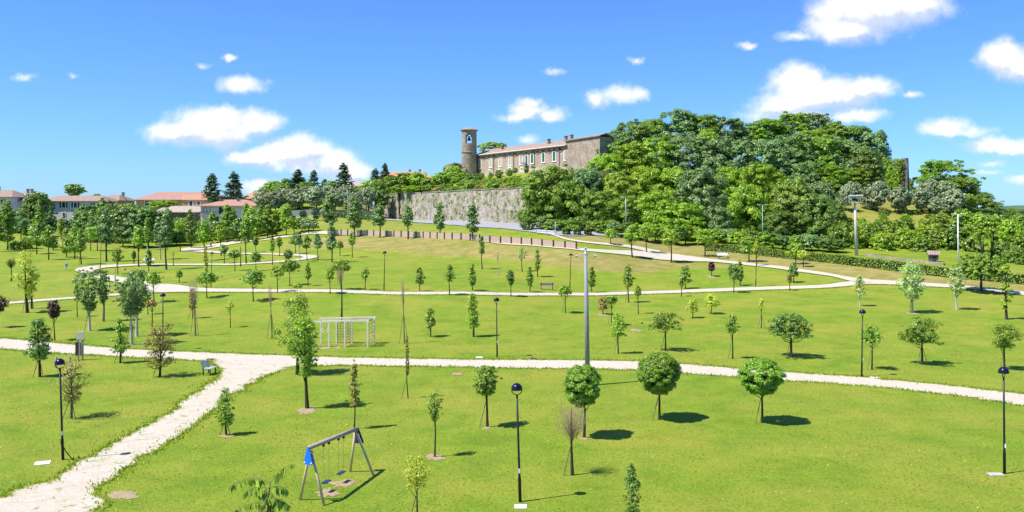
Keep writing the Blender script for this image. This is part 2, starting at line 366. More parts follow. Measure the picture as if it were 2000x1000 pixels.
# ---------------------------------------------------------------- paths and road: strips between two edge lines read off as photo columns/rows
def gravel_mat(name, grassy):
    t = NT(name); g = t.N.new('ShaderNodeNewGeometry'); P = g.outputs['Position']
    f = t.noise(16, 5, .8, P); m = t.noise(.9, 5, .7, P); s = t.noise(5, 4, .8, P)
    c = t.ramp(t.math('ADD', t.math('MULTIPLY', f, .6), t.math('MULTIPLY', s, .4)), [(.34, (.20, .165, .12)), (.43, (.44, .385, .31)), (.54, (.53, .475, .38)), (.7, (.66, .60, .50))])
    c = t.mix(t.ramp(m, [(.42, (0, 0, 0)), (.72, (.6, .6, .6) if grassy > 1 else (.4, .4, .4))]), c, (.42, .33, .22))
    gr = t.math('ADD', t.attr('edge'), t.math('MULTIPLY_ADD', m, .5, -.25)); gr = t.math('ADD', gr, t.math('MULTIPLY_ADD', s, grassy, -.5 * grassy))
    if grassy > 1: gr = t.math('MAXIMUM', gr, t.math('ADD', t.math('MULTIPLY', t.attr('edge'), .25), t.math('MULTIPLY_ADD', t.noise(1.7, 6, .75, P, .8), 4.2, -1.82)))
    mr = t.N.new('ShaderNodeMapRange'); t.L.new(gr, mr.inputs[0]); mr.inputs[1].default_value = .62; mr.inputs[2].default_value = .86
    c = t.mix(mr.outputs[0], c, t.mix(s, (.12, .17, .02), (.32, .30, .09)))
    t.bump(f, .5, .05); return t.done(c, .95)
GRAVEL = gravel_mat('gravel_pale', .5); DIRT = gravel_mat('gravel_worn', 1.15)
EDGES = []
def strip(name, secs, mat, label, jit=.25, lift=.035, nj=8, kind='structure'):
    P = []
    for (a, b, c, d) in secs: p = G(a, b); q = G(c, d); P.append((p[0], p[1], q[0], q[1]))
    P = np.array(P); out = []
    for i in range(len(P) - 1):
        p0, p1, p2, p3 = P[max(i - 1, 0)], P[i], P[i + 1], P[min(i + 2, len(P) - 1)]
        ln = max(np.hypot(*(p2 - p1)[:2]), np.hypot(*(p2 - p1)[2:])); n = int(np.clip(ln / .45, 2, 120))
        for k in range(n):
            t = k / n; out.append(.5 * ((2 * p1) + (p2 - p0) * t + (2 * p0 - 5 * p1 + 4 * p2 - p3) * t * t + (3 * p1 - p0 - 3 * p2 + p3) * t ** 3))
    out.append(P[-1]); out = np.array(out); n = len(out)
    d = out[:, 2:] - out[:, :2]; w = np.linalg.norm(d, axis=1, keepdims=True) + 1e-6; d = d / w
    for (c0, s) in ((0, -1), (2, 1)):
        j = (vn(out[:, c0], out[:, c0 + 1], 2.6) - .5) * 1.5 + (vn(out[:, c0] + 9, out[:, c0 + 1], .6) - .5) * .9
        out[:, c0:c0 + 2] += d * (s * j * jit)[:, None]
    EDGES.append(out.copy())
    V = []; E = []
    for k in range(nj + 1):
        t = k / nj; x = out[:, 0] * (1 - t) + out[:, 2] * t; y = out[:, 1] * (1 - t) + out[:, 3] * t
        rough = ((vn(x, y, .11) - .5) * .35 + (vn(x, y, .4) - .5) * .10) * sst(np.abs(y), 120, 200) * 1.2
        V.append(np.stack([x, y, TZ(x, y) + rough + lift * .3 + (lift + .0003 * y) * sst(y, 78, 115)], -1)); E.append(np.full(n, abs(2 * t - 1) ** 3))
    V = np.array(V).reshape(-1, 3); fs = []
    for k in range(nj):
        for i in range(n - 1): a = k * n + i; fs.append((a, a + n, a + n + 1, a + 1))
    me = bpy.data.meshes.new(name); me.from_pydata(V.tolist(), [], fs); me.materials.append(mat)
    a = me.attributes.new('edge', 'FLOAT', 'POINT'); a.data.foreach_set('value', np.array(E, np.float32).ravel())
    me.update(); o = link(name, me); tag(o, label, None, None, kind)
    # make faces look up
    if len(me.polygons) and sum(p.normal.z for p in me.polygons) < 0: me.flip_normals()
    return o
ud = lambda L: [(x, a, x, b) for (x, a, b) in L]
strip('path', ud([(-160, 645, 664), (-60, 655, 676), (0, 660, 682), (100, 668, 690), (200, 677.5, 695.5), (300, 683.5, 701), (400, 688, 706), (500, 692, 712), (600, 695.5, 716), (650, 697, 715), (800, 700, 716), (1000, 702.5, 719.5), (1200, 704, 722), (1300, 708, 727), (1440, 719, 738), (1560, 728, 746), (1700, 738, 755), (1850, 752, 771), (2000, 770, 794), (2200, 800, 830), (2500, 850, 890)]), GRAVEL, 'broad pale gravel path crossing the park below the lawn')
strip('path', [(405, 700, 610, 712), (420, 712, 573, 717), (432, 722, 528, 731), (425, 738, 493, 750), (398, 757, 458, 771), (362, 778, 429, 792), (325, 805, 395, 818), (285, 832, 350, 848), (235, 862, 312, 875), (180, 888, 268, 903), (125, 926, 222, 935), (60, 948, 198, 955), (0, 968, 205, 985), (-100, 1003, 190, 1015), (-260, 1060, 130, 1090)], DIRT, 'worn gravel track with grass tufts running to the bottom left', .55, .05, 12)
strip('path', ud([(296, 555, 573), (320, 554.5, 572.5), (345, 556, 572), (370, 560, 571.5), (400, 563, 571), (480, 564.5, 571.5), (560, 565.5, 572), (700, 567.5, 574), (800, 570.5, 576.5), (1000, 572.3, 578.3), (1120, 572.5, 578.5), (1240, 570, 575.8), (1400, 564, 570.7), (1500, 560.5, 567), (1600, 557, 564), (1650, 551, 560.5), (1700, 546.5, 556), (1800, 552, 560), (1900, 560, 566), (2000, 570, 578), (2150, 588, 598), (2400, 625, 638)]), GRAVEL, 'narrow gravel path curving across the middle of the park', .16)
strip('path', ud([(-160, 603, 609), (-50, 595, 600), (20, 590, 594.5), (80, 585, 589.5), (150, 580, 584), (225, 574.3, 578.5), (262, 569.5, 575.5), (305, 562, 573)]), GRAVEL, 'thin gravel path leaving the frame at the left edge', .1, .045)
strip('path', ud([(880, 463.5, 464.5), (950, 470.5, 473), (1000, 475.5, 478.7), (1050, 479, 482.3), (1100, 482, 487), (1160, 487.5, 493), (1240, 490, 501.5), (1300, 494, 509.5), (1350, 501, 511.8), (1400, 507.8, 513.4), (1500, 518.2, 523.7), (1560, 526, 532), (1620, 534.6, 540.2), (1662, 542, 550), (1700, 546, 553)]), GRAVEL, 'gravel path running down from the timber fence to the right fork', .13, .05)
strip('path', ud([(1078, 457.5, 460.3), (1120, 468, 471.5), (1160, 473.5, 477), (1240, 481.5, 487), (1290, 490, 500)]), GRAVEL, 'short gravel path dropping from the road to the fork', .12, .06)
strip('path', ud([(655, 452, 458), (600, 453.8, 458.5), (520, 465.3, 469.5), (456, 471.5, 476.5), (410, 478.5, 485), (370, 484.5, 491.5), (352, 487.5, 491.5)]), GRAVEL, 'gravel path climbing the bank left of the timber fence', .12, .05)
strip('path', [(352, 487.5, 352, 491.8), (372, 487.5, 372, 492.8), (400, 490.5, 400, 495), (450, 494, 450, 497), (520, 495.4, 520, 498), (560, 496, 560, 499.3), (600, 498, 585, 501.5), (622, 500.5, 592, 503.5), (612, 505.5, 578, 507), (560, 512.3, 555, 509.3), (500, 515.8, 500, 512.8), (450, 518, 450, 515.2), (400, 518.4, 400, 515.6), (300, 519.2, 300, 516.3), (250, 521, 250, 517.8), (204, 524, 204, 519.7)][:], GRAVEL, 'gravel path bending back in a hairpin on the upper left lawn', .1, .045)
strip('path', [(230, 517.8, 230, 522.3), (204, 519.5, 207, 524), (168, 521.5, 192, 527), (146, 526, 182, 530), (154, 534, 196, 534.5), (204, 548, 235, 541.5), (250, 556, 283, 549.5), (300, 572.5, 312, 554)], GRAVEL, 'wide gravel bend joining the two left paths', .2, .06)
def asphalt():
    t = NT('asphalt'); g = t.N.new('ShaderNodeNewGeometry'); P = g.outputs['Position']
    c = t.ramp(t.noise(2.2, 5, .7, P), [(.3, (.24, .24, .25)), (.7, (.35, .35, .365))]); return t.done(c, .8)
strip('road', ud([(745, 428.3, 430), (765, 429, 431.5), (820, 431.2, 436), (900, 432.2, 441.5), (1000, 436.5, 449.5), (1050, 441.5, 456), (1085, 445.5, 460.5), (1130, 450.5, 461.5), (1180, 454.5, 462), (1240, 459.5, 466)]), asphalt(), 'pale grey asphalt road climbing under the stone wall', .06, .06)
# ---------------------------------------------------------------- trees
def prof(kind, t):
    if kind == 'ball': return np.sin(np.pi * np.clip(t * .93 + .05, 0, 1) ** 1.15) ** .6
    if kind == 'dome': return np.clip(np.sqrt(np.clip(1 - ((t - .22) / .78) ** 2, 0, 1)) * sst(t, -.12, .25), .05, 1)
    if kind == 'spread': return np.clip(np.sqrt(np.clip(1 - ((t - .38) / .66) ** 2, 0, 1)), .12, 1)
    if kind == 'col': return np.clip(np.sin(np.pi * np.clip(t, 0, 1) ** .62) ** .75, .15, 1)
    if kind == 'vase': return np.where(t < .62, .22 + .78 * (t / .62) ** .8, np.sqrt(np.clip(1 - ((t - .62) / .42) ** 2, .04, 1)))
    if kind == 'cone': return np.clip((1 - t) ** .85, .04, 1) * (.86 + .14 * np.cos(t * 30))
    if kind == 'bush': return np.sqrt(np.clip(1 - ((t - .35) / .68) ** 2, .05, 1))
    return np.sin(np.pi * t)
def unit(v): return v / (np.linalg.norm(v, axis=-1, keepdims=True) + 1e-9)
def leaves(C, Nn, size, rng, asp=.62):
    n = len(C); t = unit(np.cross(Nn, rng.normal(size=(n, 3)))); b = np.cross(Nn, t); a = (size * rng.uniform(.7, 1.3, n))[:, None]
    V = np.stack([C + t * a, C + b * a * asp, C - t * a, C - b * a * asp], 1); return V.reshape(-1, 3)
def crown(kind, H, W, cb, leaf, cover, rng, nclump=None, rs=None, f0=.35, lean=0.0, hang=0.0, uneven=.22):
    """leaf clumps spread through a crown between heights cb and H, width W"""
    hc = H - cb; R0 = W / 2; rs = rs or .30; rc = rs * min(R0, hc / 2) if kind != 'col' else rs * R0 * 1.3
    area = 2 * math.pi * R0 * .8 * hc + math.pi * R0 * R0
    nclump = nclump or int(np.clip(area / (rc * rc) * .52, 7, 160))
    t = rng.uniform(.03, .97, nclump); ph = rng.uniform(0, 2 * np.pi, nclump)
    lob = 1 + uneven * np.sin(ph * 2 + rng.uniform(0, 6)) * .6 + uneven * np.sin(ph * 3 + t * 5 + rng.uniform(0, 6)) * .6 + rng.uniform(-uneven, uneven * .6, nclump)
    rr = prof(kind, t) * np.maximum(R0 - rc * .8, R0 * .3) * lob * np.sqrt(rng.uniform(f0, 1, nclump))
    cc = np.stack([rr * np.cos(ph), rr * np.sin(ph), cb + rc * .6 + t * np.maximum(hc - rc * 1.3, hc * .5)], -1); cc[:, 0] += lean * t
    spur = (rng.rand(nclump) < .24) * (uneven > .15); cc[:, :2] *= (1 + spur * rng.uniform(.15, .42, nclump))[:, None]; cc[:, 2] += spur * (cc[:, 2] > cb + hc * .75) * rng.uniform(.0, .10, nclump) * hc
    la = 2 * leaf * leaf * .62; n = int(cover * area / la / nclump) + 3
    sz = rng.uniform(.65, 1.25, nclump) * rc * np.where(spur, .55, 1.0)
    d = unit(rng.normal(size=(nclump, n, 3))); d[..., 2] = np.abs(d[..., 2]) * .9 - .35 * (rng.rand(nclump, n) < .4); d = unit(d)
    r = rng.uniform(.55, 1.05, (nclump, n, 1)); P = cc[:, None] + d * r * sz[:, None, None] * np.array([1.05, 1.05, .92])
    out = unit(cc - np.array([0, 0, cb + hc * .4]))[:, None]
    Nn = unit(d * .9 + out * .35 + rng.normal(size=d.shape) * .34 + np.array([-.12, -.08, .3]))
    v = np.clip(rng.uniform(0, 1, (nclump, n)) ** 1.25 * .72 + rng.uniform(0, .3, nclump)[:, None], 0, 1)
    P = P.reshape(-1, 3); Nn = Nn.reshape(-1, 3)
    return leaves(P, Nn, leaf, rng), np.repeat(v.ravel(), 1), cc, rc
def woody(H, cb, r0, cc, rng, bend=.03, nl=10, ns=6, top=.85, mats=BARK):
    m = MB(); k = 6; z1 = cb + (H - cb) * top; wx, wy = rng.uniform(-bend, bend, 2) * H
    pt = lambda t: Vector((wx * math.sin(t * 3.0), wy * math.sin(t * 2.2), z1 * t))
    m.tube([pt(0) - Vector((0, 0, .06))] + [pt(i / k) for i in range(k + 1)], [r0 * 1.35, r0 * 1.2] + [r0 * (1 - .85 * (i / k)) + .004 for i in range(1, k + 1)], ns)
    idx = rng.permutation(len(cc))[:nl]
    for i in idx:
        e = Vector(cc[i]); f = float(np.clip((e.z * rng.uniform(.62, .8)) / z1, cb * .75 / z1, .97)); s = pt(f); mid = (s + e) / 2 + Vector((0, 0, -.12 * (e - s).length))
        rr = r0 * (1 - .85 * f) * .55 + .004; m.tube([s, mid, e], [rr, rr * .7, rr * .3], 4, False)
    return m
def bare_crown(H, cb, W, rng, n=60, r=.008):
    m = MB()
    for i in range(n):
        ph = rng.uniform(0, 6.28); z0 = cb + rng.uniform(-.1, .25) * (H - cb); t = rng.uniform(.45, 1); s = Vector((0, 0, max(z0, .1)))
        a = W / 2 * math.sqrt(rng.rand()) * (1.0 if t < .8 else .75); e = Vector((a * math.cos(ph), a * math.sin(ph), cb + (H - cb) * t))
        mid = s.lerp(e, .5) + Vector((a * .25 * math.cos(ph), a * .25 * math.sin(ph), -.04 * H))
        m.tube([s, mid, e], [r * 1.5, r, r * .5], 3, False)
        for k in range(2):
            q = mid.lerp(e, rng.uniform(.2, .7)); m.tube([q, q + Vector((rng.uniform(-.12, .12) * W, rng.uniform(-.12, .12) * W, rng.uniform(.06, .16) * (H - cb)))], [r * .7, r * .4], 3, False)
    return m
GROUPS = {}   # zone -> list of (photo column, object, look) for labels
KIND = dict(ball='round_tree', dome='round_tree', spread='young_tree', col='columnar_tree', vase='poplar_tree', bush='shrub', cone='conifer_tree', bare='bare_tree')
def tree(kind, px, py, top, w, cbp, look, zone, lm='green', cover=1.4, stakes=0, bark=BARK, tr=.022, loc=None, label=None, name=None, f0=.35, rs=None, nclump=None, leafk=1.0, lean=-.02, sparse=False, nl=10, cat='tree', uneven=.34):
    """px,py: foot of the trunk in the photo; top, cbp: rows of the crown's top and underside; w: crown width in photo pixels"""
    x, y, z = loc if loc else G(px, py)
    seed = int(abs(px * 13 + py * 7 + top)) % 99991; rng = np.random.RandomState(seed)
    k = y / F; H = (py - top) * k; W = w * k; cb = max((py - cbp) * k, .02)
    e = empty(name or KIND.get(kind, 'young_tree'), (x, y, z - .02), 0); e.rotation_euler = (0, lean + rng.uniform(-.015, .015), 0)
    leaf = max(.038, y * .00098) * leafk
    r0 = max(tr * H, .0012 * y * .45)
    if kind == 'bare':
        m = woody(H, cb, r0, np.zeros((0, 3)), rng, .015, 0); m.build('trunk', bark, e, True)
        b = bare_crown(H, cb, W, rng, int(8 + w * 2.1 * cover), max(.004, y * .00010)); b.build('branches', LM['twig'] if lm == 'green' else LM[lm], e)
    else:
        V, v, cc, rc = crown(kind, H, W, cb, leaf, cover, rng, nclump, rs, f0, uneven=uneven)
        link('crown', quadmesh('crown', V, LM[lm], v), e)
        woody(H, cb, r0, cc, rng, .02, nl).build('trunk', bark, e, True)
    for i in range(stakes):
        a = [(-.42, -.15), (.34, -.2), (0, .4), (.1, -.42)][i]; sc = min(1.0, H / 3.2); hh = min(cb * .95, H * .42) if cb > .3 * H else H * .3
        MB().tube([(a[0] * sc, a[1] * sc, -.03), (a[0] * .12 * sc, a[1] * .12 * sc, hh)], max(.022, y * .00028), 5).build('stake', STAKE, e)
    tag(e, label, cat, zone)
    if not label: GROUPS.setdefault(zone, []).append((1000 + F * x / y, e, look))
    return e
T = tree
# --- foreground lawn
Z1 = 'trees on the lawn below the main path'
T('ball', 1489, 826, 697, 92, 774, '', Z1, 'ball', 5.6, 1, uneven=.07, f0=.6, tr=.018, label='dense round-headed tree at the right end of the row of three below the main path', rs=.18, nclump=230)
T('ball', 1288, 820, 685, 92, 773, '', Z1, 'ball', 5.6, 1, uneven=.07, f0=.6, tr=.018, label='dense round-headed tree in the middle of the row of three round trees', rs=.18, nclump=230)
T('ball', 1141, 855, 710, 82, 798, '', Z1, 'ball', 5.0, 1, uneven=.12, f0=.5, tr=.019, label='round-headed tree tapering to its fork, beside the tall grey pole and bare tree', rs=.19, nclump=190)
T('ball', 952, 834, 712, 52, 776, '', Z1, 'green', 1.9, 1, label='small round-headed staked tree left of the nearest black street lamp', rs=.26)
T('bare', 1118, 928, 783, 74, 856, '', Z1, cover=1.2, stakes=1, label='leafless ball of twigs on a short trunk with one stake', bark=BARK)
T('vase', 600, 798, 612, 62, 742, '', Z1, 'bright', 1.0, 0, label='tall leafy tree with a bare dirt ring, nearer one of the overlapping pair', rs=.26, f0=.1)
T('col', 581, 731, 556, 92, 705, '', Z1, 'bright', .85, 0, label='taller ragged bright tree standing right behind another by the main path', rs=.3, f0=.1, nclump=34)
T('col', 692, 838, 705, 24, 800, '', Z1, 'brown', .9, 0, tr=.012, label='slender reddish-leaved sapling standing right behind the swing')
T('col', 442, 850, 752, 36, 836, '', Z1, 'green', .85, 2, label='small leafy staked tree beside the worn gravel track')
T('vase', 849, 893, 762, 38, 826, '', Z1, 'green', .42, 0, tr=.014, label='thin-crowned sapling in a ring of bare earth left of the nearest lamp', f0=.05)
T('col', 797, 778, 655, 10, 735, '', Z1, 'brown', .35, 1, tr=.009, label='almost leafless thin sapling below the main path')
T('spread', 815, 1030, 885, 62, 962, '', Z1, 'yellow', .33, 1, tr=.014, label='yellow sapling cut off by the bottom edge right of the swing', f0=.05)
T('col', 1236, 1040, 902, 44, 1010, '', Z1, 'dark', .62, 0, tr=.012, label='dark small-leaved sapling cut off by the bottom edge', f0=.1)
Z2 = 'trees beside the junction of the gravel paths'
T('vase', 139, 817, 694, 84, 795, '', Z2, 'brown', .26, 2, label='open bronze-leaved shrub tree right of the leftmost near lamp', f0=.05, nl=34, bark=BARKG, nclump=60)
T('col', 78, 736, 618, 50, 712, '', Z2, 'dark', 1.3, 2, label='dense dark green tree left of the leftmost near lamp', f0=.2)
T('bush', 312, 736, 624, 72, 724, '', Z2, 'brown', .42, 1, label='bronze-green open tree with a forked trunk left of the grey bench', f0=.1, nl=20)
T('col', 235, 709, 618, 36, 695, '', Z2, 'green', .85, 2, label='small staked tree on the lower verge between bronze tree and dark tree', f0=.2)
# --- lawn between the two paths, left
Z3 = 'trees on the left part of the middle lawn'
T('vase', 175, 646, 524, 54, 612, '', Z3, 'poplar', 1.35, 1, bark=BARKL, label='grey-green poplar with a fan-shaped crown and pale trunk, left of a bigger pair', rs=.22)
T('vase', 202, 628, 524, 30, 596, '', Z3, 'poplar', 1.1, 0, bark=BARKG, label='narrow grey-green poplar half hidden behind a fan-shaped one')
T('vase', 257, 673, 545, 64, 624, '', Z3, 'poplar', 1.3, 2, bark=BARKL, label='broad grey-green poplar with white trunk, front one of the pair', rs=.22)
T('vase', 267, 657, 522, 52, 612, '', Z3, 'poplar', 1.3, 1, bark=BARKL, label='taller grey-green poplar with white trunk, rear one of the pair', rs=.22)
T('ball', 107, 665, 583, 28, 624, '', Z3, 'red', 1.3, 1, tr=.015, label='dark purple-leaved tree on a thin trunk above the main path')
T('ball', -3, 640, 575, 32, 612, '', Z3, 'red', 1.3, 0, tr=.015, label='dark purple-leaved tree cut by the left edge')
T('col', 53, 611, 487, 58, 590, '', Z3, 'yellow', .48, 2, label='tall yellow-green open tree with stakes near the left edge', f0=.05, nclump=22)
T('col', 62, 603, 515, 34, 575, '', Z3, 'yellow', .4, 2, label='yellow-green staked tree behind a taller one near the left edge', f0=.05)
T('col', 151, 619, 555, 14, 590, '', Z3, 'green', .5, 0, tr=.014, label='thin sapling left of the fan-shaped poplar')
T('bush', 289, 614, 570, 14, 596, '', Z3, 'green', .6, 0, label='little sapling between the poplar pair and the brown-tipped stem')
T('spread', 297, 638, 585, 20, 600, '', Z3, 'autumn', .6, 0, tr=.025, label='straight thick stem with a small russet crown by the round lamp')
T('spread', 301, 590, 528, 34, 558, '', Z3, 'bright', 1.1, 0, tr=.018, label='bright flat-crowned tree beside the wide part of the gravel path')
T('col', 450, 640, 587, 17, 606, '', Z3, 'yellow', .7, 0, tr=.014, label='small yellow-green lollipop sapling alone on the middle lawn')
T('bare', 382, 656, 530, 22, 600, '', Z3, cover=.4, stakes=2, tr=.012, label='tall leafless staked sapling, right one of two', bark=BARKG)
T('col', 376, 622, 560, 20, 608, '', Z3, 'autumn', .28, 1, tr=.014, label='staked sapling with few russet leaves, left one of two')
T('bare', 531, 661, 548, 10, 600, '', Z3, cover=.5, stakes=4, tr=.011, label='thin leafless sapling held by four splayed stakes', bark=BARKG)
T('spread', 495, 589, 527, 48, 558, '', Z3, 'green', 1.2, 0, tr=.02, label='dark flat-crowned tree with long shadow under the curved path')
T('spread', 404, 582, 530, 44, 555, '', Z3, 'green', 1.1, 0, tr=.022, label='flat-crowned tree just below the curved path and a lamp')
# --- middle lawn, centre and right
Z4 = 'trees on the middle lawn'
T('bare', 667, 630, 520, 20, 556, '', Z4, lm='twig', cover=1.3, tr=.02, label='brown twiggy column standing behind the climbing frame', bark=BARK)
T('bare', 790, 671, 540, 12, 600, '', Z4, cover=.45, stakes=3, tr=.01, label='tall thin leafless sapling right of the climbing frame', bark=BARKG)
T('col', 841, 658, 597, 26, 644, '', Z4, 'green', .9, 1, label='small leafy tree between leafless sapling and the centre lamp')
T('col', 925, 658, 569, 30, 646, '', Z4, 'bright', .9, 0, label='taller light-green columnar tree left of the centre lamp')
T('spread', 1104, 611, 555, 30, 578, '', Z4, 'bright', 1.1, 1, tr=.014, label='lollipop tree with stake left of the tall grey pole')
T('bush', 1178, 614, 577, 24, 606, '', Z4, 'autumn', .6, 0, label='reddish low bush right of the tall grey pole', nl=14)
T('spread', 1194, 636, 576, 26, 594, '', Z4, 'green', 1.3, 1, tr=.016, label='small dark lollipop tree touching the reddish bush')
T('spread', 1208, 691, 610, 32, 662, '', Z4, 'bright', .7, 1, tr=.016, label='light-crowned staked tree nearest the main path right of the pole')
T('col', 1228, 591, 516, 25, 564, '', Z4, 'green', .9, 1, tr=.016, label='dark tree with purple tint at the lower edge of the curved path')
T('col', 1247, 613, 556, 17, 580, '', Z4, 'bright', .7, 0, tr=.013, label='thin small-headed sapling right of the purple-tinted tree')
T('spread', 1300, 685, 608, 60, 646, '', Z4, 'green', 1.15, 1, label='flat spreading tree above the middle round-headed tree')
T('bush', 1353, 621, 582, 27, 614, '', Z4, 'yellow', .6, 0, label='small yellow-green bush, left one of two', nl=14)
T('bush', 1389, 613, 570, 33, 605, '', Z4, 'yellow', .7, 0, label='larger yellow-green bush, right one of two', nl=14)
T('col', 1431, 701, 612, 31, 655, '', Z4, 'green', .8, 1, tr=.016, label='staked tree with ragged crown left of the dark spreading tree')
T('col', 1487, 641, 581, 13, 604, '', Z4, 'yellow', .4, 2, tr=.01, label='tiny-leaved sapling between three stakes')
T('spread', 1545, 698, 610, 80, 664, '', Z4, 'dark', 1.5, 1, label='broad dark spreading tree with dense shadow above the right round tree', tr=.03)
T('spread', 1703, 722, 631, 45, 677, '', Z4, 'green', .8, 1, tr=.018, label='thin spreading tree just right of the right-hand lamp')
T('spread', 1801, 712, 618, 70, 676, '', Z4, 'green', 1.35, 2, tr=.024, label='round dark tree on crossed stakes towards the right edge')
T('ball', 1962, 722, 629, 56, 686, '', Z4, 'green', 1.0, 1, tr=.022, label='dark tree behind the rightmost black lamp')
T('col', 1680, 598, 536, 32, 582, '', Z4, 'pale', .38, 0, bark=BARKL, label='wispy pale birch sapling by the right path fork', f0=.05)
T('ball', 1782, 611, 512, 58, 588, '', Z4, 'pale', 1.0, 1, bark=BARKL, label='leafy birch with white trunk, largest of three', tr=.02, rs=.22)
T('ball', 1869, 605, 520, 34, 577, '', Z4, 'pale', .85, 0, bark=BARKL, label='slimmer birch with white trunk left of the domed tree')
T('bush', 1917, 571, 493, 96, 541, '', Z4, 'ball', 6.0, 1, uneven=.1, f0=.5, nclump=190, name='round_tree', label='wide dense domed tree casting shade on the right path', rs=.17, tr=.03)
T('col', 1966, 624, 507, 27, 612, '', Z4, 'bright', .85, 0, label='yellow-green narrow column tree near the right edge', nclump=20)
# --- upper lawn inside the curved path
Z5 = 'trees inside the curved path'
for a in [('col', 820, 569, 522, 20, 558, 'dense low-branched young tree', 'green', 1.3), ('col', 878, 576, 513, 26, 554, 'open young tree', 'green', .6), ('col', 923, 567, 513, 19, 561, 'narrow dark green young tree', 'green', 1.1),
          ('col', 942, 526, 459, 14, 498, 'tall narrow bright tree', 'green', 1.2), ('ball', 998, 579, 526, 18, 558, 'dark round-headed young tree', 'dark', 1.3), ('col', 1035, 570, 519, 15, 561, 'narrow leafy young tree', 'green', 1.1),
          ('col', 1020, 531, 480, 22, 508, 'ghostly pale sapling', 'pale', .2), ('col', 1050, 541, 484, 14, 530, 'thin-leaved sapling', 'green', .35), ('col', 1156, 571, 519, 18, 563, 'bright columnar young tree', 'green', 1.0),
          ('col', 1339, 564, 516, 28, 556, 'bushy young tree', 'green', 1.1), ('bush', 1390, 540, 512, 16, 530, 'small purple-brown bush', 'red', 1.0), ('spread', 1433, 572, 514, 24, 549, 'dark young tree on a thin stem', 'dark', 1.1),
          ('col', 1446, 558, 507, 15, 552, 'slim dark tree touching its neighbour', 'green', 1.2), ('cone', 1550, 552, 510, 30, 544, 'cone-shaped dark young tree', 'dark', 1.3), ('spread', 1543, 568, 535, 10, 552, 'tiny thin sapling', 'brown', .4),
          ('spread', 1331, 579, 540, 10, 560, 'thin bare-stemmed sapling', 'green', .4)]:
    T(a[0], a[1], a[2], a[3], a[4], a[5], a[6], Z5, a[7], a[8], 0, tr=.017)
T('bare', 973, 539, 490, 6, 512, 'thin leafless whip', Z5, cover=.2, tr=.01, bark=BARKL)
for a in [('spread', 542, 572, 518, 28, 544, 'spiky-crowned bright sapling', 'bright', .7), ('spread', 566, 558, 506, 38, 534, 'dark flat-crowned tree', 'green', 1.3), ('ball', 563, 521, 487, 19, 507, 'small dark round tree', 'dark', 1.4),
          ('col', 602, 559, 511, 14, 546, 'slender bushy sapling', 'green', .9), ('spread', 645, 574, 523, 23, 547, 'bright sapling on a thin stem', 'bright', .8), ('spread', 666, 566, 506, 38, 531, 'dark wide-crowned tree', 'green', 1.2),
          ('col', 713, 566, 520, 20, 547, 'light yellow-green sapling', 'bright', .5), ('col', 350, 552, 527, 15, 543, 'tiny bushy tree', 'green', 1.0), ('col', 403, 550, 478, 10, 545, 'wispy yellow-green stem', 'yellow', .5)]:
    T(a[0], a[1], a[2], a[3], a[4], a[5], a[6], 'trees left of the curved path', a[7], a[8], 0, tr=.02)
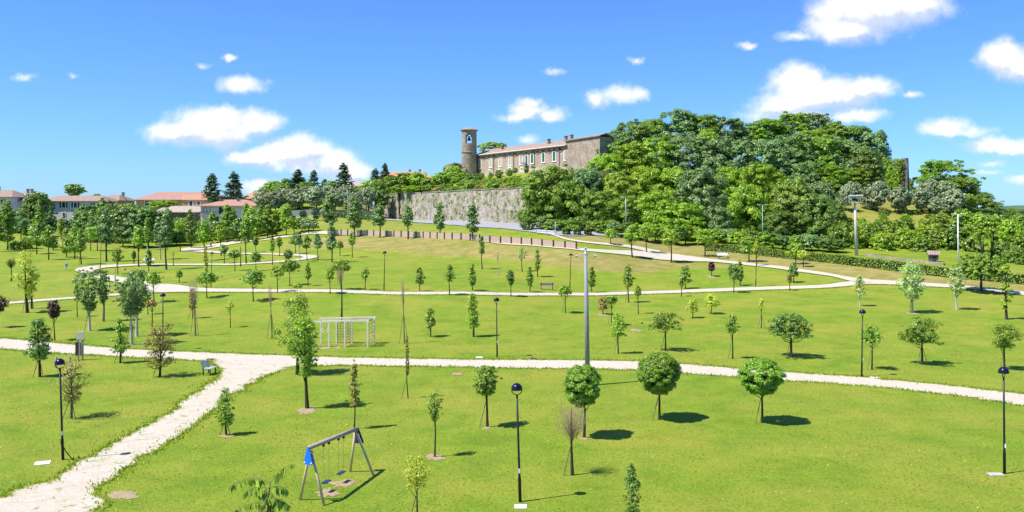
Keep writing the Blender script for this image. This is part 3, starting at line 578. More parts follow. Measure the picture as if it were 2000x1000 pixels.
# --- upper left lawn
Z6 = 'upper left lawn trees'
for a in [('col', 72, 496, 433, 46, 486, 'broad bright green tree', 'green', 1.3), ('col', 95, 508, 437, 32, 488, 'bushy green tree', 'green', 1.2), ('col', 130, 502, 445, 26, 498, 'leaning leafy tree', 'green', 1.0), ('col', 146, 506, 440, 32, 498, 'round-topped leafy tree', 'green', 1.1),
          ('col', 159, 517, 446, 26, 494, 'leafy tree on splayed stakes', 'green', 1.1), ('spread', 177, 489, 450, 22, 468, 'small bright tree', 'bright', 1.0), ('spread', 190, 490, 438, 38, 470, 'spreading bright tree', 'bright', 1.1), ('col', 208, 511, 405, 38, 482, 'tall greyish poplar', 'blue', 1.2),
          ('spread', 230, 535, 483, 20, 512, 'small-headed sapling', 'green', .9), ('ball', 262, 516, 489, 9, 506, 'tiny dark ball-headed sapling', 'dark', 1.2), ('col', 271, 521, 436, 27, 488, 'yellow-green columnar tree', 'bright', 1.1), ('col', 288, 489, 424, 18, 476, 'slim green tree with pale trunk', 'green', 1.0),
          ('col', 291, 533, 486, 18, 520, 'dark leafy sapling', 'dark', .9), ('col', 313, 508, 420, 24, 478, 'grey-green poplar', 'blue', 1.2), ('col', 325, 526, 415, 30, 482, 'taller grey-green poplar', 'blue', 1.2), ('spread', 352, 492, 430, 26, 456, 'pale yellow-green tree', 'bright', .9),
          ('col', 373, 485, 410, 25, 480, 'dense bright poplar', 'green', 1.4), ('col', 399, 510, 430, 29, 477, 'bright green narrow tree', 'bright', 1.1), ('spread', 432, 500, 437, 24, 476, 'yellow-green open tree', 'bright', .8), ('ball', 438, 515, 476, 20, 496, 'dark small-headed tree', 'dark', 1.2),
          ('ball', 459, 530, 487, 24, 505, 'lollipop tree with flat dark head', 'green', 1.5), ('col', 481, 515, 425, 30, 478, 'tall green tree on a long trunk', 'green', 1.2), ('spread', 500, 530, 490, 20, 514, 'dark wedge-headed tree', 'green', 1.2), ('ball', 500, 494, 462, 14, 480, 'small dark ball tree', 'dark', 1.3),
          ('col', 532, 517, 462, 13, 492, 'thin sapling with few leaves', 'green', .5), ('ball', 546, 500, 462, 16, 482, 'small bushy tree', 'green', 1.1), ('dome', 577, 496, 458, 30, 480, 'umbrella-shaped tree', 'green', 1.2), ('col', 586, 513, 452, 13, 480, 'white-trunked narrow tree', 'blue', .9),
          ('col', 600, 509, 458, 20, 487, 'light green narrow tree', 'green', 1.0), ('col', 621, 509, 455, 22, 488, 'grey-green narrow tree', 'blue', 1.2), ('col', 648, 513, 428, 22, 492, 'tallest ragged poplar', 'blue', 1.1), ('spread', 664, 500, 470, 16, 486, 'tiny spreading tree', 'green', 1.0),
          ('col', 688, 503, 450, 16, 480, 'narrow yellow-green tree', 'bright', 1.1)]:
    T(a[0], a[1], a[2], a[3], a[4], a[5], a[6], Z6, a[7], a[8], 1 if a[1] in (159, 230, 262) else 0, tr=.017, bark=BARKL if a[1] in (288, 586, 313) else BARK)
T('bare', 470, 520, 476, 5, 500, 'thick leafless stem', Z6, cover=.1, tr=.03)
T('bare', 339, 519, 488, 5, 500, 'thin leafless stem', Z6, cover=.1, tr=.015)
T('bare', 22, 549, 503, 20, 522, 'brushy lollipop with reddish twigs', Z6, lm='brown', cover=2.0, tr=.03)
# --- row along the timber fence
Z7 = 'trees above the timber fence'
for px, top, w, cb in [(645, 378, 32, 440), (693, 384, 36, 449), (742, 396, 28, 446), (797, 399, 24, 444), (860, 397, 26, 451), (924, 397, 29, 458)]:
    py = 460 + (px - 645) * .045 if px < 860 else 464 + (px - 860) * .09
    T('col', px, py, top, w, cb, 'oval grey-green tree', Z7, 'poplar', 1.8, 0, tr=.02, rs=.3)
# --- row on the dry bank by the right path
Z8 = 'dry bank trees by the hedge'
for a in [('spread', 1193, 478, 445, 30, 467, 'small bright spreading tree', 'bright', 1.1), ('spread', 1235, 503, 437, 32, 478, 'tall bright tree', 'bright', 1.2), ('spread', 1263, 493, 438, 30, 464, 'bright round tree', 'bright', 1.1), ('spread', 1311, 513, 446, 38, 484, 'yellow-green leafy tree', 'bright', 1.2),
          ('spread', 1377, 501, 446, 40, 481, 'bright spreading tree', 'bright', 1.3), ('spread', 1463, 511, 460, 40, 494, 'dark spreading tree', 'green', 1.4), ('col', 1478, 520, 470, 16, 505, 'thin yellow-green sapling', 'yellow', .6), ('spread', 1554, 516, 473, 36, 503, 'bright broad tree', 'bright', 1.3), ('spread', 1569, 522, 487, 22, 504, 'small yellow-tipped tree', 'yellow', .8)]:
    T(a[0], a[1], a[2], a[3], a[4], a[5], a[6], Z8, a[7], a[8], 0, tr=.022)
# --- poplars and dark trees at the far side of the left lawn
Z9 = 'trees at the left lawn edge'
for a in [('col', 15, 486, 390, 40, 478, 'tall dark green poplar', 'green', 1.7), ('col', -8, 490, 400, 36, 480, 'dark poplar cut by the left edge', 'green', 1.6), ('spread', 41, 468, 420, 32, 452, 'grey-green small tree', 'blue', 1.2), ('col', 78, 462, 390, 26, 455, 'narrow green poplar', 'green', 1.4), 
          ('bush', 50, 489, 463, 32, 488, 'low grey-green bush', 'green', 1.4), ('bush', 104, 487, 466, 22, 486, 'low dark bush', 'dark', 1.4), ('bush', 28, 488, 470, 22, 487, 'low bright bush', 'bright', 1.2),
          ('full', 167, 462, 410, 66, 455, 'broad dark round tree', 'dark', 2.2), ('full', 208, 470, 400, 44, 455, 'dark green tree', 'green', 1.8), ('full', 240, 482, 402, 52, 474, 'big dark tree', 'dark', 2.2), ('full', 262, 484, 415, 46, 478, 'big bluish tree', 'blue', 2.0), ('full', 290, 482, 404, 56, 476, 'big dark green tree', 'dark', 2.2),
          ('full', 322, 480, 408, 50, 474, 'dark tree mass', 'dark', 2.0), ('col', 305, 478, 412, 26, 470, 'bluish poplar', 'blue', 1.6), ('full', 345, 478, 440, 50, 476, 'low dark round tree', 'dark', 2.0), ('full', 395, 470, 428, 34, 466, 'dark shrubby tree', 'dark', 2.0),
          ('col', 445, 474, 399, 32, 468, 'dark green poplar', 'green', 1.7), ('full', 425, 474, 430, 36, 470, 'low dark bush-like tree', 'dark', 2), ('full', 468, 472, 425, 36, 468, 'dark green round tree', 'dark', 2), ('col', 482, 466, 396, 20, 460, 'slim dark poplar', 'green', 1.5), ('col', 493, 470, 400, 32, 464, 'bright green poplar', 'bright', 1.6), ('col', 510, 462, 398, 22, 455, 'narrow dark poplar', 'green', 1.5),
          ('col', 523, 464, 396, 30, 458, 'full green poplar', 'green', 1.6), ('col', 559, 460, 396, 32, 452, 'bright full poplar', 'bright', 1.6), ('full', 590, 452, 423, 36, 450, 'low grey-green rounded bush', 'blue', 1.6), ('full', 612, 450, 426, 24, 448, 'small grey-green bush', 'blue', 1.6), ('full', 532, 462, 436, 24, 460, 'dark low bush', 'dark', 1.8),
          ('col', 330, 470, 418, 22, 462, 'slim bright poplar', 'bright', 1.4), ('col', 362, 472, 424, 20, 464, 'slim green poplar', 'green', 1.4), ('col', 416, 474, 412, 22, 466, 'slim bright poplar', 'bright', 1.4), ('col', 456, 468, 404, 20, 460, 'slim green poplar', 'green', 1.4), ('col', 540, 462, 410, 20, 454, 'slim green poplar', 'green', 1.4), ('col', 575, 458, 420, 20, 450, 'slim bright poplar', 'bright', 1.2), ('col', 180, 470, 420, 24, 462, 'slim green poplar', 'green', 1.4), ('col', 120, 470, 425, 20, 462, 'slim bright poplar', 'bright', 1.3), ('spread', 500, 462, 432, 34, 456, 'low green tree', 'green', 1.5), ('col', 603, 456, 428, 22, 450, 'slim grey-green tree', 'blue', 1.2),
          ('full', 75, 440, 371, 52, 436, 'dark feathery tree', 'dark', 1.8), ('full', 50, 440, 402, 40, 438, 'dark garden tree', 'dark', 1.8)]:
    T('bush' if a[0] == 'full' else a[0], a[1], a[2], a[3], a[4], a[5], a[6], Z9, a[7], a[8], 0, tr=.014, rs=.24 if a[4] > 40 else None, name='shrub' if a[0] == 'bush' else 'round_tree' if a[0] == 'full' else None)
Z18 = 'dark bushes under the left trees'
# vertical placement helper for things whose foot is hidden: centre of crown in the photo, at a chosen distance
def copy_tree(o, parent=None):
    c = o.copy(); COL.objects.link(c); c.parent = parent
    for ch in o.children: copy_tree(ch, c)
    return c
PROTO = {}
def proto(kind, lm, i, Rr, leaf=.27, cover=1.55):
    """crown centred around height Rr*1.9, radius Rr"""
    key = (kind, lm, i)
    if key in PROTO: return PROTO[key]
    rng = np.random.RandomState(abs(hash((kind, i))) % 1000 + i * 31 + len(lm)) if False else np.random.RandomState(i * 37 + len(lm) * 5 + ord(lm[0]) + ord(kind[0]))
    H = {'wood': 2.55, 'round': 2.1, 'bush': 1.7, 'olive': 2.0, 'cone': 4.2}[kind] * Rr; cb = {'wood': .5, 'round': .28, 'bush': .02, 'olive': .35, 'cone': .25}[kind] * Rr
    ck = {'wood': 'bush', 'round': 'ball', 'bush': 'bush', 'olive': 'ball', 'cone': 'cone'}[kind]
    V, v, cc, rc = crown(ck, H, 2 * Rr, cb, leaf, cover, rng, None, .2 if kind in ('wood',) else .24, .3, 0, 0, .3)
    PROTO[key] = (quadmesh('crown', V, LM[lm], v), woody(H, cb, .05 * Rr, cc, rng, .04, 12, 6, .8).build('trunk', BARK, None, True).data, H, cb)
    bpy.data.objects.remove([o for o in bpy.data.objects if o.data == PROTO[key][1]][0]); return PROTO[key]
_cnt = {}
def wtree(kind, cx, cy, rx, ry, Y, lm, look, zone, name=None, cat='tree', label=None, base=None, leaf=.175, cover=2.2, R0=5.0):
    """crown centre (photo column,row), half width and half height in photo pixels, at distance Y"""
    i = _cnt[(kind, lm)] = _cnt.get((kind, lm), -1) + 1
    cm, tm, H, cb = proto(kind, lm, i % 3, R0, leaf, cover)
    c = at(cx, cy, Y); k = Y / F; W = rx * k; Z0 = c.z - ry * k; Z1_ = c.z + ry * k; g = float(TZ(c.x, c.y)) if base is None else base
    sxy = W / R0; sz = (Z1_ - Z0) / (H - cb); zb = Z0 - cb * sz
    e = empty(name or {'wood': 'woodland_tree', 'round': 'broadleaf_tree', 'bush': 'bush', 'olive': 'olive_tree', 'cone': 'conifer_tree'}[kind], (c.x, c.y, min(g, zb + .3) if False else zb), (i * 2.39) % 6.28)
    o = link('crown', cm, e); t = link('trunk', tm, e)
    sxy *= {'cone': 1.5, 'wood': 1.06, 'bush': 1.08}.get(kind, 1); e.scale = (sxy, sxy, sz)
    if zb > g + .3:      # reach the ground with a longer bole
        d = (zb - g) / sz
        MB().tube([(0, 0, -d - .3), (0, 0, .1)], [.085 * R0, .07 * R0], 7).build('trunk', BARK, e, True)
    tag(e, label, cat, zone)
    if not label: GROUPS.setdefault(zone, []).append((cx, e, look))
    return e
W1, W2, W3, W4 = 'trees topping the wooded hill', 'trees mid-way up the wooded hill', 'trees along the wooded hill foot', 'bushes at the foot of the wood'
LK = {'bright': 'bright yellow-green', 'green': 'mid-green', 'dark': 'dark green', 'blue': 'bluish grey-green', 'olive': 'silvery', 'yellow': 'yellowish', 'brown': 'brownish', 'pine': 'blackish green', 'pale': 'pale green'}
for cx, cy, rx, ry, Y, lm in [(1238, 272, 44, 38, 228, 'green'), (1275, 262, 36, 34, 236, 'green'), (1325, 250, 48, 36, 235, 'blue'), (1372, 258, 46, 36, 236, 'green'), (1420, 268, 46, 38, 234, 'blue'), (1462, 274, 40, 36, 238, 'green'), (1503, 262, 46, 34, 238, 'green'), (1548, 252, 48, 34, 240, 'green'),
                             (1590, 254, 44, 34, 238, 'blue'), (1628, 274, 44, 38, 234, 'green'), (1668, 286, 44, 44, 230, 'dark'), (1706, 304, 38, 50, 226, 'blue'), (1728, 340, 22, 36, 222, 'green'), (1208, 300, 34, 34, 226, 'blue'), (1746, 345, 14, 28, 215, 'bright')]:
    wtree('wood', cx, cy, rx, ry, Y, lm, LK[lm] + ' tree', W1)
for cx, cy, rx, ry, Y, lm in [(1185, 338, 42, 42, 208, 'bright'), (1232, 320, 44, 44, 212, 'bright'), (1285, 312, 46, 46, 214, 'bright'), (1340, 308, 50, 46, 214, 'blue'), (1398, 320, 48, 50, 210, 'blue'), (1445, 322, 44, 52, 212, 'blue'), (1382, 290, 30, 40, 216, 'bright'), (1500, 318, 46, 48, 212, 'blue'), (1548, 306, 50, 46, 214, 'blue'),
                             (1600, 312, 50, 48, 214, 'green'), (1585, 284, 40, 34, 222, 'bright'), (1652, 322, 46, 48, 212, 'blue'), (1694, 334, 38, 46, 208, 'dark'), (1146, 372, 42, 46, 198, 'blue'), (1208, 378, 44, 46, 196, 'bright'), (1262, 372, 48, 52, 196, 'bright'), (1312, 378, 48, 54, 194, 'bright'), (1620, 350, 40, 30, 206, 'green'), (1668, 352, 36, 26, 206, 'green'), (1575, 348, 34, 32, 204, 'blue')]:
    wtree('wood', cx, cy, rx, ry, Y, lm, LK[lm] + ' tree', W2)
for cx, cy, rx, ry, Y, lm in [(1078, 375, 52, 56, 182, 'green'), (1042, 400, 28, 40, 180, 'green'), (1112, 400, 44, 50, 180, 'green'), (1165, 415, 42, 44, 178, 'green'), (1222, 422, 44, 44, 174, 'green'), (1280, 418, 46, 50, 172, 'bright'), (1368, 388, 54, 60, 178, 'blue'), (1425, 375, 40, 54, 184, 'bright'), (1336, 428, 44, 34, 168, 'bright'), (1480, 362, 50, 46, 184, 'bright'), (1460, 412, 46, 56, 172, 'bright'),
                             (1400, 440, 38, 38, 168, 'blue'), (1548, 398, 52, 56, 172, 'green'), (1520, 445, 40, 36, 166, 'dark'), (1594, 430, 42, 54, 166, 'dark'), (1632, 445, 28, 52, 162, 'dark'), (1608, 392, 34, 38, 178, 'blue')]:
    wtree('wood', cx, cy, rx, ry, Y, lm, LK[lm] + ' tree', W3)
rw = np.random.RandomState(9)
for i in range(30):
    cx = 1035 + i * 20.5 + rw.uniform(-5, 5); f = (cx - 1035) / 600; cy = 436 + f * 40 + rw.uniform(-4, 4); lm = ['green', 'blue', 'dark', 'bright'][rw.randint(4)]
    wtree('bush', cx, cy, rw.uniform(15, 24), rw.uniform(11, 17), 170 - f * 16 + rw.uniform(-2, 2), lm, LK[lm] + ' bush', W4, cat='bush', leaf=.3, R0=4)
# hill behind the wood, right of it: big tree, olives, bushes
wtree('wood', 1838, 352, 52, 42, 208, 'green', '', W1, label='big rounded tree standing alone right of the ruined tower', cat='tree')
wtree('wood', 1880, 372, 40, 34, 204, 'green', '', W1, label='big tree leaning over the right side of the olive terrace', cat='tree')
Z10 = 'olive trees on the right terrace'
for cx, cy, rx, ry, Y in [(1652, 384, 17, 22, 188), (1666, 372, 22, 18, 198), (1705, 386, 27, 24, 190), (1715, 368, 20, 16, 202), (1757, 387, 28, 25, 189), (1800, 388, 24, 24, 190), (1816, 368, 24, 20, 200), (1846, 370, 26, 18, 198), (1862, 392, 26, 24, 188), (1830, 400, 18, 16, 186), (1600, 376, 26, 20, 192), (1575, 372, 20, 16, 196)]:
    wtree('olive', cx, cy, rx, ry, Y, 'olive', 'silvery rounded olive tree', Z10, leaf=.2, cover=1.7, R0=3)
Z11 = 'bushes on the lower right slope'
for cx, cy, rx, ry, Y, lm in [(1668, 470, 24, 26, 160, 'bright'), (1696, 462, 26, 28, 162, 'green'), (1722, 476, 24, 22, 158, 'bright'), (1745, 456, 28, 26, 164, 'green'), (1772, 470, 26, 24, 160, 'bright'), (1800, 478, 24, 20, 157, 'green'), (1815, 452, 28, 24, 166, 'bright'), (1838, 470, 24, 26, 160, 'green'), (1866, 462, 26, 32, 160, 'dark'), (1893, 470, 26, 30, 158, 'green'),
                             (1880, 430, 26, 22, 176, 'green'), (1908, 436, 22, 20, 174, 'bright'), (1948, 440, 26, 22, 172, 'green'), (1975, 455, 26, 28, 164, 'bright'), (1996, 440, 24, 22, 172, 'green'), (1992, 480, 26, 26, 152, 'green'), (1960, 492, 24, 22, 146, 'dark'), (2020, 470, 28, 30, 156, 'green'), (1682, 440, 16, 14, 172, 'bright'), (1722, 436, 15, 12, 174, 'green'), (1770, 434, 13, 10, 175, 'green'), (1836, 428, 14, 12, 178, 'green'),
                             (1643, 462, 22, 30, 160, 'green'), (1982, 505, 22, 20, 138, 'green'), (2012, 515, 24, 22, 134, 'dark')]:
    wtree('bush', cx, cy, rx, ry, Y, lm, LK[lm] + ' bush', Z11, cat='bush', leaf=.22, R0=4, cover=1.7)
Z12 = 'trees beyond the right slope'
for cx, cy, rx, ry, Y, lm in [(1912, 400, 34, 28, 214, 'dark'), (1940, 414, 28, 22, 216, 'blue'), (1966, 424, 24, 20, 220, 'green'), (1990, 426, 24, 18, 224, 'dark'), (2018, 424, 24, 20, 224, 'green'), (1925, 424, 24, 16, 200, 'blue'), (1775, 362, 12, 14, 222, 'green')]:
    wtree('wood', cx, cy, rx, ry, Y, lm, LK[lm] + ' tree', Z12)
# left hill: conifers, olives, garden bushes above the wall
Z13 = 'conifers on the left hill'
for cx, top, bot, w, Y in [(414, 340, 400, 38, 262), (457, 337, 400, 40, 262), (582, 331, 378, 36, 268), (613, 333, 376, 26, 272), (671, 320, 380, 38, 262), (634, 350, 378, 22, 272), (733, 330, 372, 30, 280), (752, 320, 368, 26, 284)]:
    wtree('cone', cx, (top + bot) / 2, w / 2, (bot - top) / 2, Y, 'pine', 'blackish-green conifer', Z13, leaf=.2, cover=1.25, R0=2.6)
Z14 = 'olive trees on the left hill'
for cx, cy, rx, ry, Y in [(512, 388, 20, 20, 244), (538, 390, 22, 20, 242), (556, 384, 20, 18, 250), (580, 388, 24, 20, 246), (617, 383, 24, 22, 244), (598, 378, 20, 16, 256), (655, 388, 24, 20, 240), (640, 376, 18, 16, 254), (694, 396, 20, 22, 236), (716, 384, 20, 20, 244), (676, 378, 20, 18, 250)]:
    wtree('olive', cx, cy, rx, ry, Y, 'olive', 'silvery rounded olive tree', Z14, leaf=.22, cover=1.7, R0=3)
Z15 = 'garden trees over the wall'
for cx, cy, rx, ry, Y, lm in [(536, 368, 26, 16, 262, 'green'), (560, 362, 20, 14, 270, 'green'), (596, 366, 18, 12, 266, 'green'), (735, 372, 20, 24, 250, 'green'), (742, 392, 18, 24, 248, 'dark'), (720, 366, 18, 16, 262, 'bright'), (763, 362, 22, 20, 262, 'green'), (790, 352, 26, 16, 262, 'green'), (815, 352, 22, 17, 258, 'bright'), (838, 358, 18, 13, 256, 'green'), (862, 350, 22, 15, 256, 'bright'), (884, 342, 22, 20, 256, 'bright'),
                             (905, 352, 24, 16, 246, 'green'), (926, 352, 20, 14, 240, 'dark'), (890, 328, 14, 10, 275, 'dark'), (780, 368, 20, 8, 246, 'green'), (810, 370, 24, 8, 240, 'bright'), (840, 368, 22, 8, 236, 'green'), (705, 380, 18, 18, 252, 'green'), (690, 376, 16, 14, 262, 'bright'), (648, 362, 16, 10, 268, 'green'), (525, 376, 18, 14, 262, 'green'), (545, 374, 26, 14, 256, 'green')]:
    wtree('round', cx, cy, rx, ry, Y, lm, LK[lm] + ' garden tree', Z15, leaf=.26, R0=3.5)
wtree('round', 962, 290, 30, 14, 300, 'bright', '', None, label='light green tree rising behind the castle roof beside the bell tower', R0=3.5, leaf=.26)
wtree('round', 146, 371, 20, 13, 285, 'green', '', None, label='green tree showing above the roof of the white house', R0=3.5, leaf=.26)
wtree('round', 190, 384, 9, 6, 300, 'green', '', None, label='small tree top behind the stone house roof', R0=3.5, leaf=.26)
wtree('bush', 318, 399, 22, 9, 256, 'bright', '', None, label='low bright bush before the yellow house wall', R0=3.5, leaf=.2, name='bush', cat='bush')
Z16 = 'vine bushes before the castle'
for i in range(16):
    cx = 905 + i * 8.6; Y = 236 - i * 2.6; lm = 'bright' if i % 3 else 'green'
    wtree('bush', cx, 357 - i * .35 + rw.uniform(-2, 2), rw.uniform(7, 10), rw.uniform(5, 7), Y, lm, LK[lm] + ' vine bush', Z16, cat='bush', leaf=.24, R0=4)
Z17 = 'terrace bushes behind the wall'
for i in range(46):
    s_ = 1.5 + (i % 23) * 3.6 + rw.uniform(-.8, .8); dd = (3.0 if i < 23 else 9.5) + rw.uniform(-.8, 1.2); w_ = rw.uniform(1.5, 2.5); p = WA + WD * s_ + WN * dd
    z_ = float(TZ(p[0], p[1])) + w_ * .55; lm = ['green', 'bright', 'green', 'brown'][rw.randint(4)]
    wtree('bush', 1000 + F * p[0] / p[1], HZ - (z_ - CH) * F / p[1], w_ * F / p[1], w_ * .75 * F / p[1], p[1], lm, LK[lm] + ' bush', Z17, cat='bush', leaf=.26, R0=4)
for i in range(40):
    cx = 180 + i * 9.2 + rw.uniform(-3, 3); Y = rw.uniform(209, 216); x_ = (cx - 1000) / F * Y; hh = rw.uniform(1.6, 2.6) * (1.25 if i < 20 else 1); gr = HZ + (CH - float(TZ(x_, Y))) * F / Y; ry_ = hh * F / Y; lm = ['dark', 'green', 'dark', 'blue'][rw.randint(4)]
    wtree('bush', cx, gr - ry_ * .75, rw.uniform(12, 19), ry_, Y, lm, LK[lm] + ' bush', Z18, cat='bush', leaf=.22, R0=4)
for cx, cy, rx, ry, Y, lm in [(70, 405, 26, 30, 240, 'dark'), (170, 420, 28, 22, 236, 'dark'), (205, 412, 24, 24, 238, 'dark'), (248, 418, 26, 22, 236, 'green'), (285, 422, 24, 20, 236, 'dark'), (30, 440, 22, 24, 236, 'dark'), (350, 440, 20, 16, 232, 'green'), (60, 445, 22, 18, 232, 'green'), (90, 430, 16, 20, 238, 'blue')]:
    wtree('round', cx, cy, rx, ry, Y, lm, LK[lm] + ' round tree', 'garden trees before the left houses', leaf=.22, R0=3.5)
for i in range(26):
    cx = rw.uniform(1640, 1900); Y = rw.uniform(174, 192); x_ = (cx - 1000) / F * Y; gr = HZ + (CH - float(TZ(x_, Y))) * F / Y; ry_ = rw.uniform(3.5, 8); lm = ['bright', 'green', 'bright', 'brown'][rw.randint(4)]
    wtree('bush', cx, gr - ry_ * .6, ry_ * rw.uniform(1.2, 2), ry_, Y, lm, 'low ' + LK[lm] + ' shrub', 'shrubs on the dry olive slope', cat='bush', leaf=.22, R0=4)
for cx, cy, rx, ry, Y in [(958, 344, 5, 8, 250), (974, 340, 8, 9, 246), (995, 337, 8, 8, 240), (1006, 333, 6, 6, 238), (940, 344, 6, 7, 256)]:
    wtree('round', cx, cy, rx, ry, Y, 'green', 'small tree against the castle front', 'small trees against the castle front', leaf=.2, R0=3)
# ---------------------------------------------------------------- building materials
def stone_mat(name, a, b, scale=1.6, moss=0.0, dark=(.12, .10, .08)):
    t = NT(name); P = t.tc.outputs['Object']
    v = t.N.new('ShaderNodeTexVoronoi'); v.inputs['Scale'].default_value = scale; t.L.new(P, v.inputs['Vector'])
    v2 = t.N.new('ShaderNodeTexVoronoi'); v2.feature = 'DISTANCE_TO_EDGE'; v2.inputs['Scale'].default_value = scale; t.L.new(P, v2.inputs['Vector'])
    hs = t.N.new('ShaderNodeSeparateColor'); t.L.new(v.outputs['Color'], hs.inputs[0])
    c = t.mix(hs.outputs[0], a, b); n = t.noise(.35, 5, .7); c = t.mix(1.0, c, t.ramp(n, [(.3, (.62, .60, .56)), (.7, (1.15, 1.12, 1.05))]), 'MULTIPLY')
    c = t.mix(t.ramp(v2.outputs[0], [(.0, (.75, .75, .75)), (.06, (0, 0, 0))]), c, dark)
    if moss: c = t.mix(t.ramp(t.noise(.55, 5, .7), [(.55, (0, 0, 0)), (.68, (moss, moss, moss))]), c, (.20, .21, .04))
    t.bump(v2.outputs[0], .5, .1); return t.done(c, .95)
def plaster_mat(name, col, stain=(.25, .2, .15), amt=.5):
    t = NT(name); n = t.noise(.45, 6, .7); f = t.noise(3.5, 5, .7)
    c = t.mix(t.ramp(t.math('ADD', t.math('MULTIPLY', n, .7), t.math('MULTIPLY', f, .3)), [(.42, (0, 0, 0)), (.62, (amt, amt, amt))]), col, stain)
    t.bump(f, .15, .03); return t.done(c, .9)
def tile_mat(name, a, b, c3):
    t = NT(name); P = t.tc.outputs['Object']; n = t.noise(2.5, 5, .8); w = t.N.new('ShaderNodeTexWave'); w.inputs['Scale'].default_value = 1.3; w.bands_direction = 'X'; w.inputs['Distortion'].default_value = .5; t.L.new(P, w.inputs['Vector'])
    c = t.ramp(n, [(.32, a), (.5, b), (.68, c3)]); c = t.mix(1.0, c, t.ramp(w.outputs['Fac'], [(0, (.6, .6, .6)), (.6, (1.1, 1.1, 1.1))]), 'MULTIPLY')
    t.bump(w.outputs['Fac'], .6, .06); return t.done(c, .9)
WALLST = stone_mat('wall_stone', (.28, .25, .21), (.52, .47, .40), 1.9, .65, (.15, .13, .105))
CAST = plaster_mat('castle_plaster', (.46, .345, .265), (.30, .23, .175), .8); CASTR = stone_mat('castle_stone', (.36, .285, .225), (.50, .41, .33), 1.7, .12, (.2, .16, .13))
TOWST = stone_mat('tower_stone', (.28, .235, .19), (.44, .375, .31), 1.9, .8, (.15, .125, .10))
RUIN = stone_mat('ruin_stone', (.10, .10, .11), (.22, .21, .21), 1.7, .2)
TILE = tile_mat('roof_tiles', (.22, .15, .115), (.34, .24, .185), (.48, .37, .30)); TILER = tile_mat('roof_tiles_red', (.30, .165, .125), (.42, .235, .18), (.54, .35, .28)); TILEG = tile_mat('roof_tiles_weathered', (.28, .23, .18), (.42, .35, .28), (.56, .48, .39)); TILEO = tile_mat('roof_tiles_orange', (.38, .19, .11), (.50, .27, .16), (.58, .36, .25))
WHITE = plaster_mat('plaster_white', (.62, .60, .66), (.42, .40, .42), .6); CREAM = plaster_mat('plaster_cream', (.70, .66, .62), (.5, .46, .42), .5); YELL = plaster_mat('plaster_yellow', (.62, .46, .20), (.45, .30, .14), .6); ORAN = plaster_mat('plaster_orange', (.55, .28, .15), (.4, .2, .12), .5)
TRIM = plain('trim_white', (.80, .77, .70), .7); GLASS = plain('window_dark', (.035, .04, .05), .2); SHG = plain('shutter_green', (.015, .13, .10), .6); SHB = plain('shutter_beige', (.40, .38, .28), .7); SHD = plain('shutter_dark', (.05, .045, .04), .6)
IRON = plain('iron_black', (.012, .012, .016), .35); IRONB = plain('lamp_dome_paint', (.008, .010, .030), .25); STEEL = plain('steel_galvanised', (.42, .46, .50), .45, .3); CONC = plain('concrete_grey', (.42, .42, .41), .8); LENS = plain('lamp_glass', (.55, .56, .55), .3)
WOOD = plain('wood_weathered', (.36, .30, .22), .85, 0, .2, 6); WOODP = plain('wood_pinkish', (.48, .35, .29), .85, 0, .2, 5); WOODD = plain('wood_dark', (.07, .045, .035), .85); WOODL = plain('wood_pale', (.70, .64, .50), .8, 0, .12, 5)
BLUE = plain('paint_blue', (.015, .16, .80), .4, 0, .05); SEATB = plain('rubber_blue_black', (.02, .04, .10), .6); WHITEP = plain('paint_white', (.8, .79, .76), .5)
DIRTM = NT('bare_soil'); DIRTM = DIRTM.done(DIRTM.ramp(DIRTM.noise(6, 5, .8), [(.3, (.22, .165, .085)), (.7, (.40, .31, .19))]), 1)

# ---------------------------------------------------------------- long stone retaining wall
def stone_wall():
    e = empty('retaining_wall', (WA[0], WA[1], 8.0), math.atan2(WD[1], WD[0])); n = 84; m = MB(); rng = np.random.RandomState(4)
    rows = 9; H0 = 7.9
    for i in range(n + 1):
        s = WL * i / n + (0); top = H0 + .9 * 0 + (vn(s, 1, .3) - .5) * .35
        for j in range(rows + 1):
            t = j / rows; m.v.append((s, -.85 + .45 * t + (vn(s, t * 8, .5) - .5) * .07, -1.2 + t * (top + 1.2)))
        m.v.append((s, .75, top + .05)); m.v.append((s, .8, -1.2))
    k = rows + 3
    for i in range(n):
        for j in range(k - 1): a = i * k + j; m.f.append((a, a + k, a + k + 1, a + 1))
    m.f.append(tuple(range(k))); m.f.append(tuple(n * k + j for j in range(k))[::-1])
    m.build('masonry', WALLST, e, False)
    c = MB(); c.box((WL / 2, .12, H0 + .18), (WL, 1.25, .16)); c.build('coping', stone_mat('coping_stone', (.3, .28, .25), (.42, .4, .36), 1), e)
    P = []; N_ = []                                            # weeds rooted in the joints
    for _ in range(190):
        s = rng.uniform(2, WL - 1); z = H0 * rng.uniform(.12, .98) ** .8; r = rng.uniform(.15, .62); q = rng.normal(size=(26, 3)) * np.array([r, .12, r]) * .7
        y0 = -.9 + .45 * (z / H0); P.append(q * np.array([1, 1, 1]) + np.array([s, y0, z])); N_.append(rng.normal(size=(26, 3)) + np.array([0, -1, .6]))
    P = np.concatenate(P); N_ = unit(np.concatenate(N_)); V = leaves(P, N_, .13, rng)
    link('wall_weeds', quadmesh('wall_weeds', V, LM['green'], rng.rand(len(P))), e)['kind'] = 'stuff'
    d = MB(); d.box((WL * .17, -1.0, 1.3), (1.6, .2, 2.0)); d.build('niche_door', SHD, e)
    tag(e, 'long rubble stone retaining wall with weeds holding up the castle terrace', 'wall')
stone_wall()

